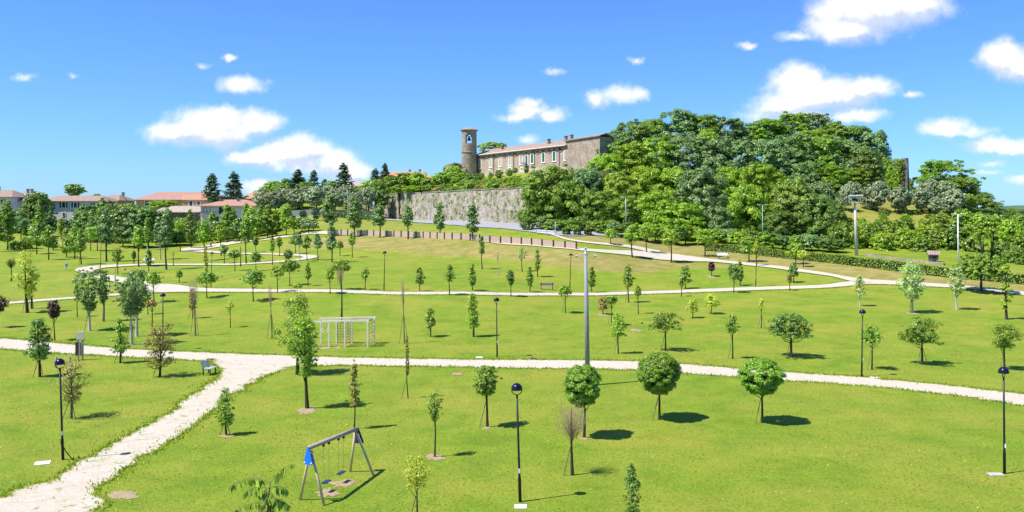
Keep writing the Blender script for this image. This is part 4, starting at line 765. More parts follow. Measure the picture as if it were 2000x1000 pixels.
# ---------------------------------------------------------------- houses
def roof_mesh(w, d, h, hip, ov, th=.18):
    """roof over a w x d plan, ridge along x; hip: inset of the ridge ends"""
    m = MB(); a, b = -ov, w + ov; c, e = -ov, d + ov; y = d / 2; dz = -h * ov / (d / 2)
    T_ = [(a, c, dz), (b, c, dz), (b, e, dz), (a, e, dz), (a + (hip + ov if hip else 0), y, h), (b - (hip + ov if hip else 0), y, h)]
    B_ = [(x, yy, z - th) for (x, yy, z) in T_]
    m.v = T_ + B_; m.f = [(0, 1, 5, 4), (2, 3, 4, 5), (1, 2, 5), (3, 0, 4), (7, 6, 10, 11), (9, 8, 11, 10), (8, 7, 11), (6, 9, 10), (0, 6, 7, 1), (1, 7, 8, 2), (2, 8, 9, 3), (3, 9, 6, 0)]
    return m
def chimney(parent, x, y, z, w=.6, h=1.2, mat=None):
    b = MB().box((x, y, z + h / 2), (w, w, h)).build('chimney', mat or TILE, parent); MB().box((x, y, z + h + .1), (w * 1.35, w * 1.35, .18)).build('chimney_cap', TILE, b); return b
def window(parent, x, z, w, h, kind='open', arch=False, side=None, trim=TRIM):
    """centre x, z on the front wall (local y = 0 faces the camera side)"""
    f = MB(); t = .24 * w
    f.box((x, -.04, z + h / 2 + t / 2), (w + 2 * t, .12, t)).box((x, -.06, z - h / 2 - t / 2), (w + 2.6 * t, .2, t)).box((x - w / 2 - t / 2, -.04, z), (t, .12, h)).box((x + w / 2 + t / 2, -.04, z), (t, .12, h))
    if arch:
        n = 6
        for i in range(n): a = math.pi * (i + .5) / n; f.box((x + math.cos(a) * (w / 2 + t * .4), -.045, z + h / 2 + t * .5 + math.sin(a) * w * .22), (t * 1.6, .11, t * 1.2))
    o = f.build('window', trim, parent)
    MB().box((x, -.01, z), (w, .04, h)).build('pane', GLASS, o)
    if kind != 'open':
        mat = {'green': SHG, 'beige': SHB, 'dark': SHD}[kind]
        for s in (-1, 1): MB().box((x + s * w * .245, -.05, z), (w * .46, .05, h * .96)).build('shutter', mat, o)
    elif side:
        for s in (-1, 1): MB().box((x + s * (w / 2 + w * .27 + t), -.1, z), (w * .46, .05, h * 1.02)).build('shutter', side, o)
    return o
def house(name, label, x0, x1, eave, Y, depth, wall, roof, rh, hip=2.5, wins=(), base=None, chim=(), ov=.7, yaw=0, rz0=0, cat='house', zoff=0):
    k = Y / F; p = at(x0, eave, Y); w = (x1 - x0) * k; g = min(float(TZ(p.x, Y)), float(TZ(p.x + w, Y)), float(TZ(p.x, Y + depth))) - .6
    if base: g = at(x0, base, Y).z - .5
    e = empty(name, (p.x, Y, g), R(yaw)); h = p.z - g
    MB().box((w / 2, depth / 2, h / 2), (w, depth, h)).build('wall', wall, e)
    r = roof_mesh(w, depth, rh, hip, ov); o = r.build('roof', roof, e, loc=(0, 0, h + .02))
    for (cx, cy_, ch) in chim: chimney(e, (cx - x0) * k, depth * cy_, h + rh * (1 - abs(cy_ - .5) * 2) - .2, .6, ch)
    for wn in wins:
        cx, cyy, ww, hh = wn[:4]; kd = wn[4] if len(wn) > 4 else 'open'; sd = wn[5] if len(wn) > 5 else None
        window(e, (cx - x0) * k, (CH - (cyy - HZ) * k) - g, ww * k, hh * k, kd, False, sd)
    tag(e, label, cat); return e
house('town_house', 'bluish white house cut off by the left edge', -60, 22, 383, 262, 12, WHITE, TILE, 1.9, 3, [(4, 394, 4.5, 9, 'open', SHD), (-20, 394, 4.5, 9)], chim=[(-25, .5, 1.0)])
house('town_house', 'low white house with brown tiled roof and two chimneys behind dark garden trees', 21, 60, 390, 266, 11, WHITE, TILE, 2.1, .5, [(32, 401, 5, 9), (48, 401, 5, 9)], chim=[(35, .5, 1.3), (43, .5, 1.3)])
house('town_house', 'white two-storey house with dark shutters and grey tiled roof, left of the round tree', 74, 200, 391.5, 258, 13, WHITE, TILE, 1.5, 3, [(124.5, 400.5, 6, 10, 'open', SHD), (147.5, 400.5, 6, 10, 'open', SHD), (183.5, 402.5, 5, 12, 'open', SHD), (125, 421, 5, 11, 'dark'), (100, 401, 5, 10, 'open', SHD), (150, 421, 5, 10, 'dark')], chim=[(116, .5, .8)])
house('stone_house', 'narrow grey stone house end right of the white house', 190, 230, 390, 268, 12, CASTR, TILE, 1.6, 2, [(214, 398, 4, 6)], chim=[(227, .4, 1.1)])
h = house('farm_house', 'long yellow house with red tiled hip roof', 266, 430, 388.5, 264, 12, YELL, TILER, 2.2, 4.5, [(287, 397, 7, 9, 'open'), (372, 397, 5, 9, 'open', SHB), (387, 397, 5, 9, 'open', SHB)])
house('gabled_house', 'small yellow gabled wing set in front of the long yellow house', 356, 404, 389, 260, 4, YELL, TILEO, 1.3, 0, [(373, 398, 6, 10, 'dark'), (388, 398, 5, 9, 'dark')], ov=.3)
house('stone_barn', 'low rubble stone barn with pale weathered tiles', 306, 396, 412.5, 250, 9, stone_mat('barn_stone', (.13, .11, .10), (.30, .27, .25), 2.2, .2), TILEG, 1.5, .8, [(332, 425, 6, 8), (377, 420, 4, 5)])
h = house('villa', 'white villa with pink hip roof, balcony and three chimneys', 392, 506, 400, 246, 12, CREAM, TILER, 1.5, 5.5, [(397.5, 411, 3.5, 9, 'beige'), (404, 411, 3.5, 9, 'beige'), (411, 411, 3.5, 9, 'beige'), (432, 411, 9, 13, 'dark'), (448, 410, 8, 13, 'dark'), (425, 428, 5, 10, 'open')], chim=[(421, .35, .7), (456, .35, .8), (484, .4, .7)], ov=1.1)
k_ = 246 / F; zb = (CH - (420 - HZ) * k_) - h.location.z
b = MB().box(((424 - 392) * k_, -.7, zb), (64 * k_, 1.4, .16)).build('balcony', CONC, h)
r_ = MB(); [r_.box(((394 + i * 3) * k_ - 392 * k_, -1.35, zb + .5), (.05, .05, .95)) for i in range(21)]; r_.box(((424 - 392) * k_, -1.35, zb + 1.0), (64 * k_, .07, .07)); r_.build('railing', IRON, b)
house('hill_house', 'white house with grey-brown hip roof behind the tallest conifer', 636, 716, 362, 290, 10, WHITE, TILEG, 1.6, 4, [(652, 369, 5, 6, 'open'), (700, 368, 5, 6, 'dark')])
house('hill_house', 'orange house with low red roof at the top of the left hill', 742, 838, 343, 285, 10, ORAN, TILEO, 1.5, 3, [(751, 350, 6, 4), (772, 350, 5, 5), (800, 351, 5, 5)], chim=[(797, .5, .7), (817, .5, .8)])
house('hill_house', 'small orange roofed house beside the bell tower bushes', 805, 852, 350, 278, 8, ORAN, TILEO, 1.2, 2, [(830, 355, 4, 4)])
house('hill_house', 'orange roof just showing behind the conifers of the villa', 474, 530, 386, 285, 9, ORAN, TILEO, 1.9, 2, [(500, 392, 4, 5)], chim=[(510, .5, .6)])
house('hill_house', 'small ochre house wall between the dark hill trees', 556, 582, 372, 292, 8, YELL, TILEO, 1.1, 1, [(566, 378, 4, 5)])

# ---------------------------------------------------------------- castle
def castle():
    PL = Vector((-11.5, 280, 0)); L1 = math.hypot(26, 44); gz = 17.0
    e = empty('castle', (PL.x, PL.y, gz), math.atan2(-44, 26))
    def fx(px): k = (px - 1000) / F; s = (280 * k + 11.5) / (26 + 44 * k); return s * L1, 280 - 44 * s
    def fz(py, Y): return CH + (HZ - py) / F * Y - gz
    LB = 66.3; He = 28.9 - gz; Hb = 29.9 - gz
    MB().box((L1 / 2, 5.5, He / 2), (L1, 11, He)).build('wall', CAST, e)
    MB().box((L1 / 2, -.06, (23.3 - gz) / 2), (L1 - .1, .12, 23.3 - gz)).build('plinth', plaster_mat('castle_plinth', (.55, .47, .36), (.34, .25, .18), .8), e)
    m = MB(); m.box(((L1 + LB) / 2 + .02, 5.0, Hb / 2), (LB - L1, 10.4, Hb)); m.build('stone_wing', CASTR, e)
    rf = roof_mesh(L1, 11, 2.0, 0, .8).build('roof', TILE, e, loc=(0, 0, He + .05))
    m = MB(); w = LB - L1 + .9; m.v = [(0, -.6, 0), (w, -.6, 0.25), (w, 1.6, .9), (0, 1.6, .5), (0, 11, -3.2), (w, 11, -3.2)] + [(0, -.6, -.25), (w, -.6, 0), (w, 1.6, .62), (0, 1.6, .25), (0, 11, -3.5), (w, 11, -3.5)]
    m.f = [(0, 1, 2, 3), (3, 2, 5, 4), (6, 9, 8, 7), (9, 10, 11, 8), (0, 6, 7, 1), (1, 7, 8, 2), (2, 8, 11, 5), (4, 5, 11, 10), (0, 3, 9, 6), (3, 4, 10, 9)]; m.build('roof', TILE, e, loc=(L1 - .3, 0, Hb + .1))
    MB().box((L1 / 2, -.35, He - .12), (L1, .5, .16)).build('cornice', TRIM, e)
    for px, c, ar in [(938, 'beige', 1), (958.6, 'beige', 1), (977, 'beige', 1), (996, 'beige', 1), (1018, 'beige', 1), (1028.6, 'green', 0), (1039.6, 'green', 0), (1061.6, 'green', 0), (1082.6, 'green', 0), (1105, 'beige', 0)]:
        x, Y = fx(px); ax = 1.25 if px != 1028.6 else 1.15; cy = 321 - (px - 938) * .105; 
        window(e, x, fz(cy - (0 if px != 1028.6 else -2.5), Y), ax, 2.4 if px != 1028.6 else 2.9, c, bool(ar))
    for px in (945, 956, 965, 976, 985, 996, 1007, 1018, 1028, 1040, 1050, 1061, 1073, 1083, 1095):
        x, Y = fx(px); window(e, x, He - 1.15, .85, .75, 'dark' if px % 2 else 'open', trim=CAST)
    x, Y = fx(1028.6); b = MB().box((x, -.6, fz(324, Y)), (2.4, 1.2, .15)).build('balcony', CONC, e); rr = MB(); [rr.box((x - 1.15 + i * .33, -1.15, fz(324, Y) + .45), (.05, .05, .9)) for i in range(8)]; rr.box((x, -1.15, fz(324, Y) + .9), (2.4, .06, .06)); rr.build('railing', IRON, b)
    d = MB().box((x, -.14, fz(334, Y)), (1.7, .1, 3.0)); [d.box((x + math.cos(a) * .6, -.13, fz(334, Y) + 1.5 + math.sin(a) * .45), (.5, .1, .45)) for a in (0.3, .9, 1.57, 2.2, 2.8)]; d.build('door', SHD, e)
    for px, py, w_, h_, c in ((996, 335, 1.5, 2.0, 'green'), (1019, 331, 1.0, .8, 'open'), (975, 335, 1.1, 1.2, 'open'), (956, 337, 1.1, 1.3, 'open'), (1010, 337, 1.0, 1.6, 'beige')):
        x, Y = fx(px); window(e, x, fz(py, Y) , w_, h_, c)
    for px in (965, 1004, 1044.5, 1093):                                  # rain pipes
        x, Y = fx(px); MB().tube([(x, -.2, 3), (x, -.2, He - .3)], .09, 5).build('drainpipe', SHD, e)
    for px, hh in ((963, 1.3), (1053, 1.5), (1086, 1.7), (1107, 1.6)):
        x, Y = fx(px); chimney(e, x, 3.2 if px < 1100 else 1.5, He + .9, .75, hh, TILE)
    x, Y = fx(1150); window(e, x, fz(305, Y), .9, 1.4, 'open', trim=CASTR); x, Y = fx(1128); window(e, x, fz(305, Y), .6, 1.0, 'open', trim=CASTR)
    m = MB(); m.box((LB + .75, 6, (Hb - 3.5) / 2), (1.3, 4, Hb - 3.5)); m.build('buttress', CASTR, e)
    tag(e, 'long castle palace with white-framed windows, green shutters and tiled roof on the hill', 'castle')
castle()
def bell_tower():
    Y = 278; c = at(916.3, 330, Y); e = empty('bell_tower', (c.x, Y, 19.5)); z0 = 19.5; Rr = 2.35; n = 28
    zb = CH + (HZ - 298.5) / F * Y - z0; zt = CH + (HZ - 254.5) / F * Y - z0
    m = MB().lathe([(Rr * 1.12, -1), (Rr * 1.02, zb * .6), (Rr * .99, zb)], n); m.build('shaft', TOWST, e, False)
    MB().lathe([(Rr * 1.0, zb - .02), (Rr * 1.07, zb + .02), (Rr * 1.07, zb + .26), (Rr * 1.0, zb + .3)], n).build('string_course', TOWST, e)
    # belfry: ring wall with four arched openings; the camera side opening faces -y
    m = MB(); zs = [zb + .3, zt - 4.2, zt - 2.2, zt - 1.6, zt - 1.2, zt]; dt = 2 * math.pi / n
    def openat(k, j):
        a = (k + .5) * dt; d = min(abs((a - q + math.pi) % (2 * math.pi) - math.pi) for q in (math.pi / 2, 3 * math.pi / 2))
        wd = {1: 3.0, 2: 2.6, 3: 1.7}.get(j, 0) * dt * .5 + .001; return j in (1, 2, 3) and d < wd * 1.35
    for j in range(5):
        for k in range(n):
            if openat(k, j): continue
            a0, a1 = k * dt, (k + 1) * dt; P = lambda a, r, z: (math.cos(a) * r, math.sin(a) * r, z); ri = Rr - .5
            m.add([P(a0, Rr, zs[j]), P(a1, Rr, zs[j]), P(a1, Rr, zs[j + 1]), P(a0, Rr, zs[j + 1]), P(a0, ri, zs[j]), P(a1, ri, zs[j]), P(a1, ri, zs[j + 1]), P(a0, ri, zs[j + 1])], [(0, 1, 2, 3), (5, 4, 7, 6), (3, 2, 6, 7), (1, 0, 4, 5), (0, 3, 7, 4), (2, 1, 5, 6)])
    m.build('belfry', TOWST, e)
    MB().lathe([(Rr + .45, zt - .12), (Rr + .5, zt + .05), (1.2, zt + .75), (.02, zt + .95)], 12).build('roof', TILE, e)
    MB().lathe([(Rr - .52, zs[1] + .02), (.0, zs[1] + .05)], n).build('belfry_floor', CONC, e)
    b = MB().lathe([(.02, 1.15), (.28, 1.1), (.36, .75), (.5, .35), (.68, .02), (.62, 0), (.02, .5)], 16, (0, -.2, zs[1] + .95)); b.build('bell', plain('bronze', (.12, .13, .12), .4, .6), e, True)
    MB().box((0, -.2, zs[1] + 2.25), (3.6, .22, .22)).tube([(-.9, -.2, zs[1] + .3), (-.9, -.2, zs[1] + 2.3)], .07).tube([(.9, -.2, zs[1] + .3), (.9, -.2, zs[1] + 2.3)], .07).build('bell_frame', WHITEP, e)
    tag(e, 'round stone bell tower with an arched opening and hanging bell at the castle corner', 'tower')
    q = at(893, 326, 284)
    m = MB(); m.lathe([(4.2, -6), (4.1, 1.2), (3.3, 2.2), (.1, 2.9)], 14); o = m.build('cistern', RUIN, None, False, (q.x - .5, 284, q.z - 1.5)); tag(o, 'low dark round stone building partly hidden left of the bell tower', 'building')
bell_tower()
def ruin():
    Y = 213; a = at(1763, 360, Y); e = empty('ruined_tower', (a.x, Y, a.z - 2)); H_ = (360 - 309) / F * Y + 2
    m = MB(); n = 10; rng = np.random.RandomState(3)
    for i, (w, z) in enumerate(((1.15, 0), (1.0, .35), (.92, .7), (.85, .95), (.8, 1.0))):
        for k in range(8): t = 2 * math.pi * k / 8; m.v.append((math.cos(t) * w * rng.uniform(.92, 1.06), math.sin(t) * 2.6 * rng.uniform(.95, 1.05), z * H_ + (rng.uniform(-.5, .2) if z == 1 else 0)))
    for i in range(4):
        for k in range(8): m.f.append((i * 8 + k, i * 8 + (k + 1) % 8, i * 8 + 8 + (k + 1) % 8, i * 8 + 8 + k))
    m.f.append(tuple(32 + k for k in range(8))); m.build('masonry', RUIN, e)
    P = rng.uniform(-1, 1, (900, 3)) * np.array([.7, 2.2, H_ * .5]) + np.array([-1.5, -.4, H_ * .48]); V = leaves(P, unit(rng.normal(size=(900, 3)) + np.array([-1, -.6, .2])), .26, rng)
    link('ivy', quadmesh('ivy', V, LM['green'], rng.rand(900)), e); tag(e, 'narrow dark ruined stone tower with ivy at the right end of the wood', 'tower')
ruin()

# ---------------------------------------------------------------- timber fence under the road
def along(pts, step, wpts=None):
    W = [G(*p) for p in pts] if wpts is None else wpts; out = []; acc = 0
    for i in range(len(W) - 1):
        a, b = Vector(W[i]), Vector(W[i + 1]); L = (b - a).length; 
        while acc < L: q = a.lerp(b, acc / L); out.append(Vector((q.x, q.y, float(TZ(q.x, q.y))))); acc += step
        acc -= L
    return out
def fence():
    P = along([(641, 458.5), (700, 460), (760, 462), (820, 464.5), (880, 467.5), (940, 472), (1000, 476.5), (1060, 481.5), (1110, 485.8), (1142, 489.5)], 2.35)
    e = empty('timber_fence', P[0]); o = P[0]
    for i, p in enumerate(P):
        MB().box((p - o) + Vector((0, 0, .55)), (.24, .24, 1.35)).build('post', WOODD, e)
        if i < len(P) - 1:
            q = P[i + 1]; d = (q - p).normalized(); rot = Matrix.Rotation(math.atan2(d.y, d.x), 3, 'Z') @ Matrix.Rotation(-math.asin(d.z), 3, 'Y'); m = MB()
            for k in range(5): m.box((p + q) / 2 - o + Vector((0, .06, .12 + k * .22)), ((q - p).length, .06, .2), rot)
            m.build('board_panel', WOODP, e)
    tag(e, 'low fence of pinkish boards and dark posts along the top of the dry bank', 'fence')
fence()
def box_hedge(name, label, pts, w, h, lm, n, leaf=.12, wpts=None, base=-.1, group=None):
    W = along(pts, 1.2) if wpts is None else along(None, 1.2, wpts); rng = np.random.RandomState(len(W)); o = W[0]; Pn = []; Nn = []
    L = sum((W[i + 1] - W[i]).length for i in range(len(W) - 1)); core = MB()
    for i in range(len(W) - 1):
        a, b = W[i] - o, W[i + 1] - o; d = (b - a); d.z = 0; d.normalize(); s = Vector((-d.y, d.x, 0)); k = max(8, int(n * (b - a).length))
        t = rng.rand(k); f = rng.rand(k); hh = h * (1 + (vn(W[i].x, W[i].y, .5) - .5) * .16)
        for tt, ff in zip(t, f):
            p = a.lerp(b, tt)
            if ff < .38: Pn.append(p + s * rng.uniform(-w / 2, w / 2) + Vector((0, 0, hh + rng.normal() * .04))); Nn.append((rng.normal() * .4, rng.normal() * .4, 1))
            else: sg = -1 if ff < .75 else 1; Pn.append(p + s * sg * (w / 2 + rng.normal() * .04) + Vector((0, 0, rng.uniform(base, hh)))); Nn.append((s.x * sg + rng.normal() * .35, s.y * sg + rng.normal() * .35, .25 + rng.normal() * .3))
        c0 = [a + s * x * .92 + Vector((0, 0, z)) for x, z in ((-w / 2, base - .2), (w / 2, base - .2), (w / 2, hh - .06), (-w / 2, hh - .06))]; c1 = [b + s * x * .92 + Vector((0, 0, z)) for x, z in ((-w / 2, base - .2), (w / 2, base - .2), (w / 2, hh - .06), (-w / 2, hh - .06))]
        core.add(c0 + c1, [(0, 1, 5, 4), (1, 2, 6, 5), (2, 3, 7, 6), (3, 0, 4, 7), (0, 3, 2, 1), (4, 5, 6, 7)])
    e = empty(name, o); V = leaves(np.array([tuple(p) for p in Pn]), unit(np.array(Nn)), leaf, rng)
    link('foliage', quadmesh('foliage', V, LM[lm], rng.rand(len(Pn))), e); core.build('branch_core', plain('hedge_core', (.02, .035, .01), 1), e)
    tag(e, label, 'hedge', group)
box_hedge('hedge', 'long clipped hedge running along the top of the dry bank on the right', [(1378, 489), (1430, 493), (1480, 497.5), (1560, 507), (1660, 518), (1760, 530), (1860, 542), (1950, 550), (2060, 560), (2250, 580)], 1.2, 1.25, 'green', 150, .11)
for (a, b), w in (((1100, 1118), 'leftmost'), ((1121, 1138), 'middle'), ((1142, 1163), 'rightmost')):
    box_hedge('road_hedge', w + ' of three short clipped hedges beside the road bend', [(a, 459 + (a - 1100) * .02), (b, 459.5 + (b - 1100) * .02)], 1.2, 1.25, 'dark', 90, .14, group='short hedges beside the road')
box_hedge('garden_hedge', 'dark tall hedge in front of the white house on the left', None, 1.5, 2.6, 'pine', 80, .2, wpts=[((92 - 1000) / F * 238, 238, 0), ((186 - 1000) / F * 238, 238, 0)])
box_hedge('garden_hedge', 'dark hedge below the villa and barn on the left', None, 1.6, 2.2, 'dark', 80, .2, wpts=[((300 - 1000) / F * 226, 226, 0), ((500 - 1000) / F * 224, 224, 0)])
box_hedge('garden_hedge', 'dark clipped hedge under the grey-green row at the left end of the road', None, 1.3, 1.3, 'dark', 80, .18, wpts=[((640 - 1000) / F * 236, 236, 0), ((752 - 1000) / F * 232, 232, 0)])
for (cx, cy, rx, ry, w) in ((541, 430, 6, 13, 'slim clipped dark cypress right of the villa'), (592, 419, 8, 9, 'ball-shaped clipped dark shrub beside the grey hill wall'), (617, 417, 8.5, 14, 'tall oval clipped dark shrub beside the grey hill wall')):
    wtree('round', cx, cy, rx, ry, 226, 'pine', '', None, label=w, name='topiary', cat='shrub', leaf=.15, cover=2.4, R0=2.01)
# low walls
def low_wall(label, wpts, h, w, mat):
    W = along(None, 2, wpts); o = W[0]; m = MB()
    for i in range(len(W) - 1):
        a, b = W[i] - o, W[i + 1] - o; d = b - a; d.z = 0; d.normalize(); s = Vector((-d.y, d.x, 0)) * w / 2
        m.add([a - s - Vector((0, 0, .5)), b - s - Vector((0, 0, .5)), b + s - Vector((0, 0, .5)), a + s - Vector((0, 0, .5)), a - s + Vector((0, 0, h)), b - s + Vector((0, 0, h)), b + s + Vector((0, 0, h)), a + s + Vector((0, 0, h))], [(0, 1, 5, 4), (1, 2, 6, 5), (2, 3, 7, 6), (3, 0, 4, 7), (4, 5, 6, 7)])
    tag(m.build('low_wall', mat, None, False, tuple(o)), label, 'wall')
def gpts(l): return [G(*p) for p in l]
low_wall('low pinkish stone wall behind the long hedge on the right', [(p[0], p[1], p[2]) for p in gpts([(1690, 499.5), (1740, 506), (1800, 513), (1865, 521)])], .3, .4, stone_mat('low_wall_stone', (.30, .26, .24), (.44, .38, .35), 2))
low_wall('grey wall crossing the left hill under the olive trees', [((560 - 1000) / F * 236, 236, 0), ((660 - 1000) / F * 238, 238, 0), ((745 - 1000) / F * 246, 246, 0)], 1.6, .5, CONC)
def shed():
    x, y, z = G(1823, 511); e = empty('stone_hutch', (x, y, z), R(-20)); MB().box((0, 0, .55), (1.3, 1.2, 1.5)).build('wall', RUIN, e); roof_mesh(1.3, 1.2, .4, 0, .25, .1).build('roof', TILE, e, loc=(-.65, -.6, 1.32)); MB().box((.05, -.62, .45), (.5, .04, .9)).build('door', SHD, e); tag(e, 'tiny stone hutch with tiled roof behind the long hedge', 'hut')
shed()
def vine_posts():
    for i, px in enumerate([1609, 1613, 1617, 1620, 1622, 1640, 1643, 1646, 1650, 1702, 1710]):
        Y = 209; a = at(px, 372, Y); b = at(px + (i % 3 - 1) * .6, 357 + (i % 4), Y); o = MB().tube([(0, 0, -1.5), (b.x - a.x, 0, b.z - a.z)], .09, 6).build('vine_post', WOOD, None, False, (a.x, Y, a.z))
        GROUPS.setdefault('vine posts above the olive terrace', []).append((px, o, 'weathered grey wooden post')); tag(o, None, 'post', 'vine posts above the olive terrace')
vine_posts()
# ---------------------------------------------------------------- street furniture
LEAN = -.030
def park_lamp():
    e = empty('park_lamp', (0, 0, 0)); m = MB(); m.tube([(0, 0, -.05), (0, 0, .9), (0, 0, 1.0), (0, 0, 4.12)], [.062, .060, .045, .038], 10); m.build('pole', IRON, e, True)
    MB().box((0, -.05, 1.2), (.07, .05, .16)).build('service_door', WHITEP, e)
    b = MB(); pts = [(.20 * math.cos(a), 0, 4.32 + .20 * math.sin(a)) for a in np.linspace(math.pi, 2 * math.pi, 13)]; b.tube(pts, .018, 6).build('bracket', IRON, e, True)
    prof = [(.215, 4.31), (.215, 4.35)] + [(.215 * math.cos(a), 4.36 + .215 * math.sin(a)) for a in np.linspace(.1, math.pi / 2 - .02, 9)]
    MB().lathe(prof, 20).build('lamp_dome', IRONB, e, True)
    MB().lathe([(.0, 4.27), (.09, 4.28), (.17, 4.315), (.2, 4.34), (0, 4.345)], 16).build('lamp_glass', LENS, e, True)
    return e
lamp0 = park_lamp()
LG = 'black globe lamps in the park'
for i, (px, py, lb, rz) in enumerate([(1016, 980, 'nearest black globe lamp, standing in the middle of the near lawn', 0), (123, 898, 'black globe lamp with a hose at its foot near the bottom left', 0), (1962, 925, 'black globe lamp near the bottom right edge', 0), (971, 698, 'black globe lamp at the edge of the main path in mid picture', 0),
        (1683, 736, 'black globe lamp at the edge of the main path on the right', 0), (318, 684, 'black globe lamp behind the bronze tree on the left', 0), (750, 567, 'black globe lamp on the upper lawn above the climbing frame', 0), (1113, 566, 'black globe lamp on the upper lawn left of the tall pole', 0),
        (412, 561, 'black globe lamp in front of the path hairpin', 0), (1476, 560, 'black globe lamp half hidden by a young tree at the right curved path', 0), (196, 524, 'farthest black globe lamp at the left path bend', 0)]):
    o = lamp0 if i == 0 else copy_tree(lamp0); x, y, z = G(px, py); o.location = (x, y, z); o.rotation_euler = (0, LEAN, i * .4); tag(o, lb, 'street lamp', LG)
x, y, z = G(123, 898); hz = MB().tube([(x - .08, y - .05, z + .95), (x - .02, y - .1, z + .75), (x + .22, y - .1, z + .35), (x + .45, y - .15, z + .12), (x + .62, y - .2, z + .02)], .025, 6).build('hose', IRON, None, True); tag(hz, 'black cable pipe arching from the lamp foot to the ground', 'pipe')
def tall_pole():
    x, y, z = G(1148, 753); e = empty('floodlight_pole', (x, y, z)); e.rotation_euler = (0, -.016, 0)
    MB().tube([(0, 0, -.1), (0, 0, 8.42)], [.165, .115], 14).build('pole', plain('pole_grey', (.24, .25, .26), .5, 0, .1, 3), e, True)
    MB().lathe([(.13, 8.4), (.13, 8.48), (.06, 8.54), (.05, 8.7), (0, 8.72)], 12).build('cap', STEEL, e, True)
    a = MB().tube([(-.6, 0, 8.3), (-.4, 0, 8.44), (0, 0, 8.48), (.4, 0, 8.44), (.6, 0, 8.3)], .012, 6).build('crossarm', STEEL, e, True)
    for s in (-1, 0, 1): MB().box((s * .6, -.05, 8.3 + (0 if s else .5)), (.14, .16, .10), Matrix.Rotation(.4, 3, 'X')).build('lamp_head', STEEL, e)
    tag(e, 'tall thick grey pole with small floodlights rising behind the left of three round-headed trees', 'pole')
tall_pole()
def street_light(px, top, bot, arms, label, mat=STEEL, r=.07):
    Y = G(px + 1, bot)[1]; k = Y / F; g = G(px + 1, bot); H_ = (bot - top) * k; e = empty('street_light', g); e.rotation_euler = (0, -.012, 0)
    MB().tube([(0, 0, -.1), (0, 0, H_ * .5), (0, 0, H_)], [r * 1.3, r, r * .75], 8).build('pole', mat, e, True)
    for s in arms:
        MB().tube([(0, 0, H_ - .15), (s * .3, 0, H_ + .05), (s * .5, 0, H_ + .1)], .035, 6).build('arm', mat, e, True); MB().box((s * .7, 0, H_ + .12), (.42, .2, .1)).build('lamp_head', WHITEP, e)
    tag(e, label, 'street light')
street_light(1222, 386, 462, (-1,), 'tall street light before the left part of the wood')
street_light(1489, 401, 483, (-1, 1), 'tall double-headed street light before the middle of the wood', plain('pole_blue_grey', (.30, .45, .50), .5))
street_light(1871, 419, 519, (-1, 1), 'tall double-headed white street light near the right hedge', WHITEP, .1)
street_light(840, 376, 431.5, (), 'thin pale pole standing against the stone wall', STEEL, .05)
street_light(1084, 434, 459, (), 'short blue-grey post at the edge of the road', plain('post_blue', (.22, .32, .48), .5), .12)
street_light(678, 370, 437, (-1,), 'thin street light among the olive trees left of the stone wall', STEEL, .05)
def mast():
    g = G(1673, 499); k = g[1] / F; H_ = 116 * k; e = empty('floodlight_mast', g); e.rotation_euler = (0, -.03, 0)
    MB().tube([(0, 0, -.1), (0, 0, H_ - .8)], [.27, .19], 12).build('pole', plain('mast_concrete', (.50, .47, .42), .8), e, True)
    m = MB(); m.box((0, 0, H_ - 1.1), (1.7, .9, .08)).box((0, 0, H_ - .15), (2.0, .12, .12)); [m.tube([(sx, sy, H_ - 1.1), (sx, sy, H_ - .15)], .035, 5) for sx in (-.8, .8) for sy in (-.4, .4)]; m.build('platform', STEEL, e)
    for s in (-.85, -.3, .3, .85): MB().box((s, -.2, H_ - .05), (.48, .3, .4), Matrix.Rotation(.5, 3, 'X')).build('floodlight', CONC, e)
    tag(e, 'tall white floodlight mast with a platform of lamps before the olive slope', 'mast')
mast()
# bollards and rail by the road
def railing():
    P = along([(1048, 459), (1088, 461.5)], 2.0); e = empty('road_railing', P[0]); o = P[0]
    for p in P: MB().tube([p - o + Vector((0, 0, -.1)), p - o + Vector((0, 0, 1.0))], .06, 6).build('post', STEEL, e)
    m = MB(); [m.tube([p - o + Vector((0, 0, z)) for p in P], .03, 5) for z in (.5, .95)]; m.build('rail', STEEL, e); tag(e, 'short steel railing on the outer edge of the road bend', 'railing')
    Q = along([(905, 443), (960, 447), (1020, 453.5), (1046, 457)], 3.0)
railing()
# benches
def bench(px, py, rz, L, mat, label, legm=IRON, world=None):
    g = world or G(px, py); e = empty('park_bench', g, rz); s = MB(); b = MB(); l = []
    for i in range(4): s.box((0, -.05 - i * .12, .45), (L, .1, .035))
    for i in range(3): b.box((0, .12 + i * .05, .58 + i * .13), (L, .035, .11), Matrix.Rotation(-.3, 3, 'X'))
    s.build('seat', mat, e); b.build('backrest', mat, e)
    for x in (-L / 2 + .15, L / 2 - .15):
        MB().box((x, -.4, .21), (.06, .06, .42)).box((x, .1, .21), (.06, .06, .42)).box((x, -.15, .41), (.06, .56, .04)).box((x, .18, .66), (.05, .05, .5), Matrix.Rotation(-.3, 3, 'X')).build('leg', legm, e)
    tag(e, label, 'bench', 'park benches')
bench(405, 731, R(80), 1.0, plain('bench_grey', (.40, .42, .48), .5), 'grey slatted bench beside the junction of the gravel paths')
bench(1068, 566, R(180), 1.7, WOODP, 'pinkish wooden bench seen from behind on the curved path')
bench(1412, 505, R(10), 1.9, WHITEP, 'white bench on the dry bank beside the right path')
bench(290, 514, R(0), 1.9, WHITEP, 'pale bench beside the thin path on the upper left lawn')
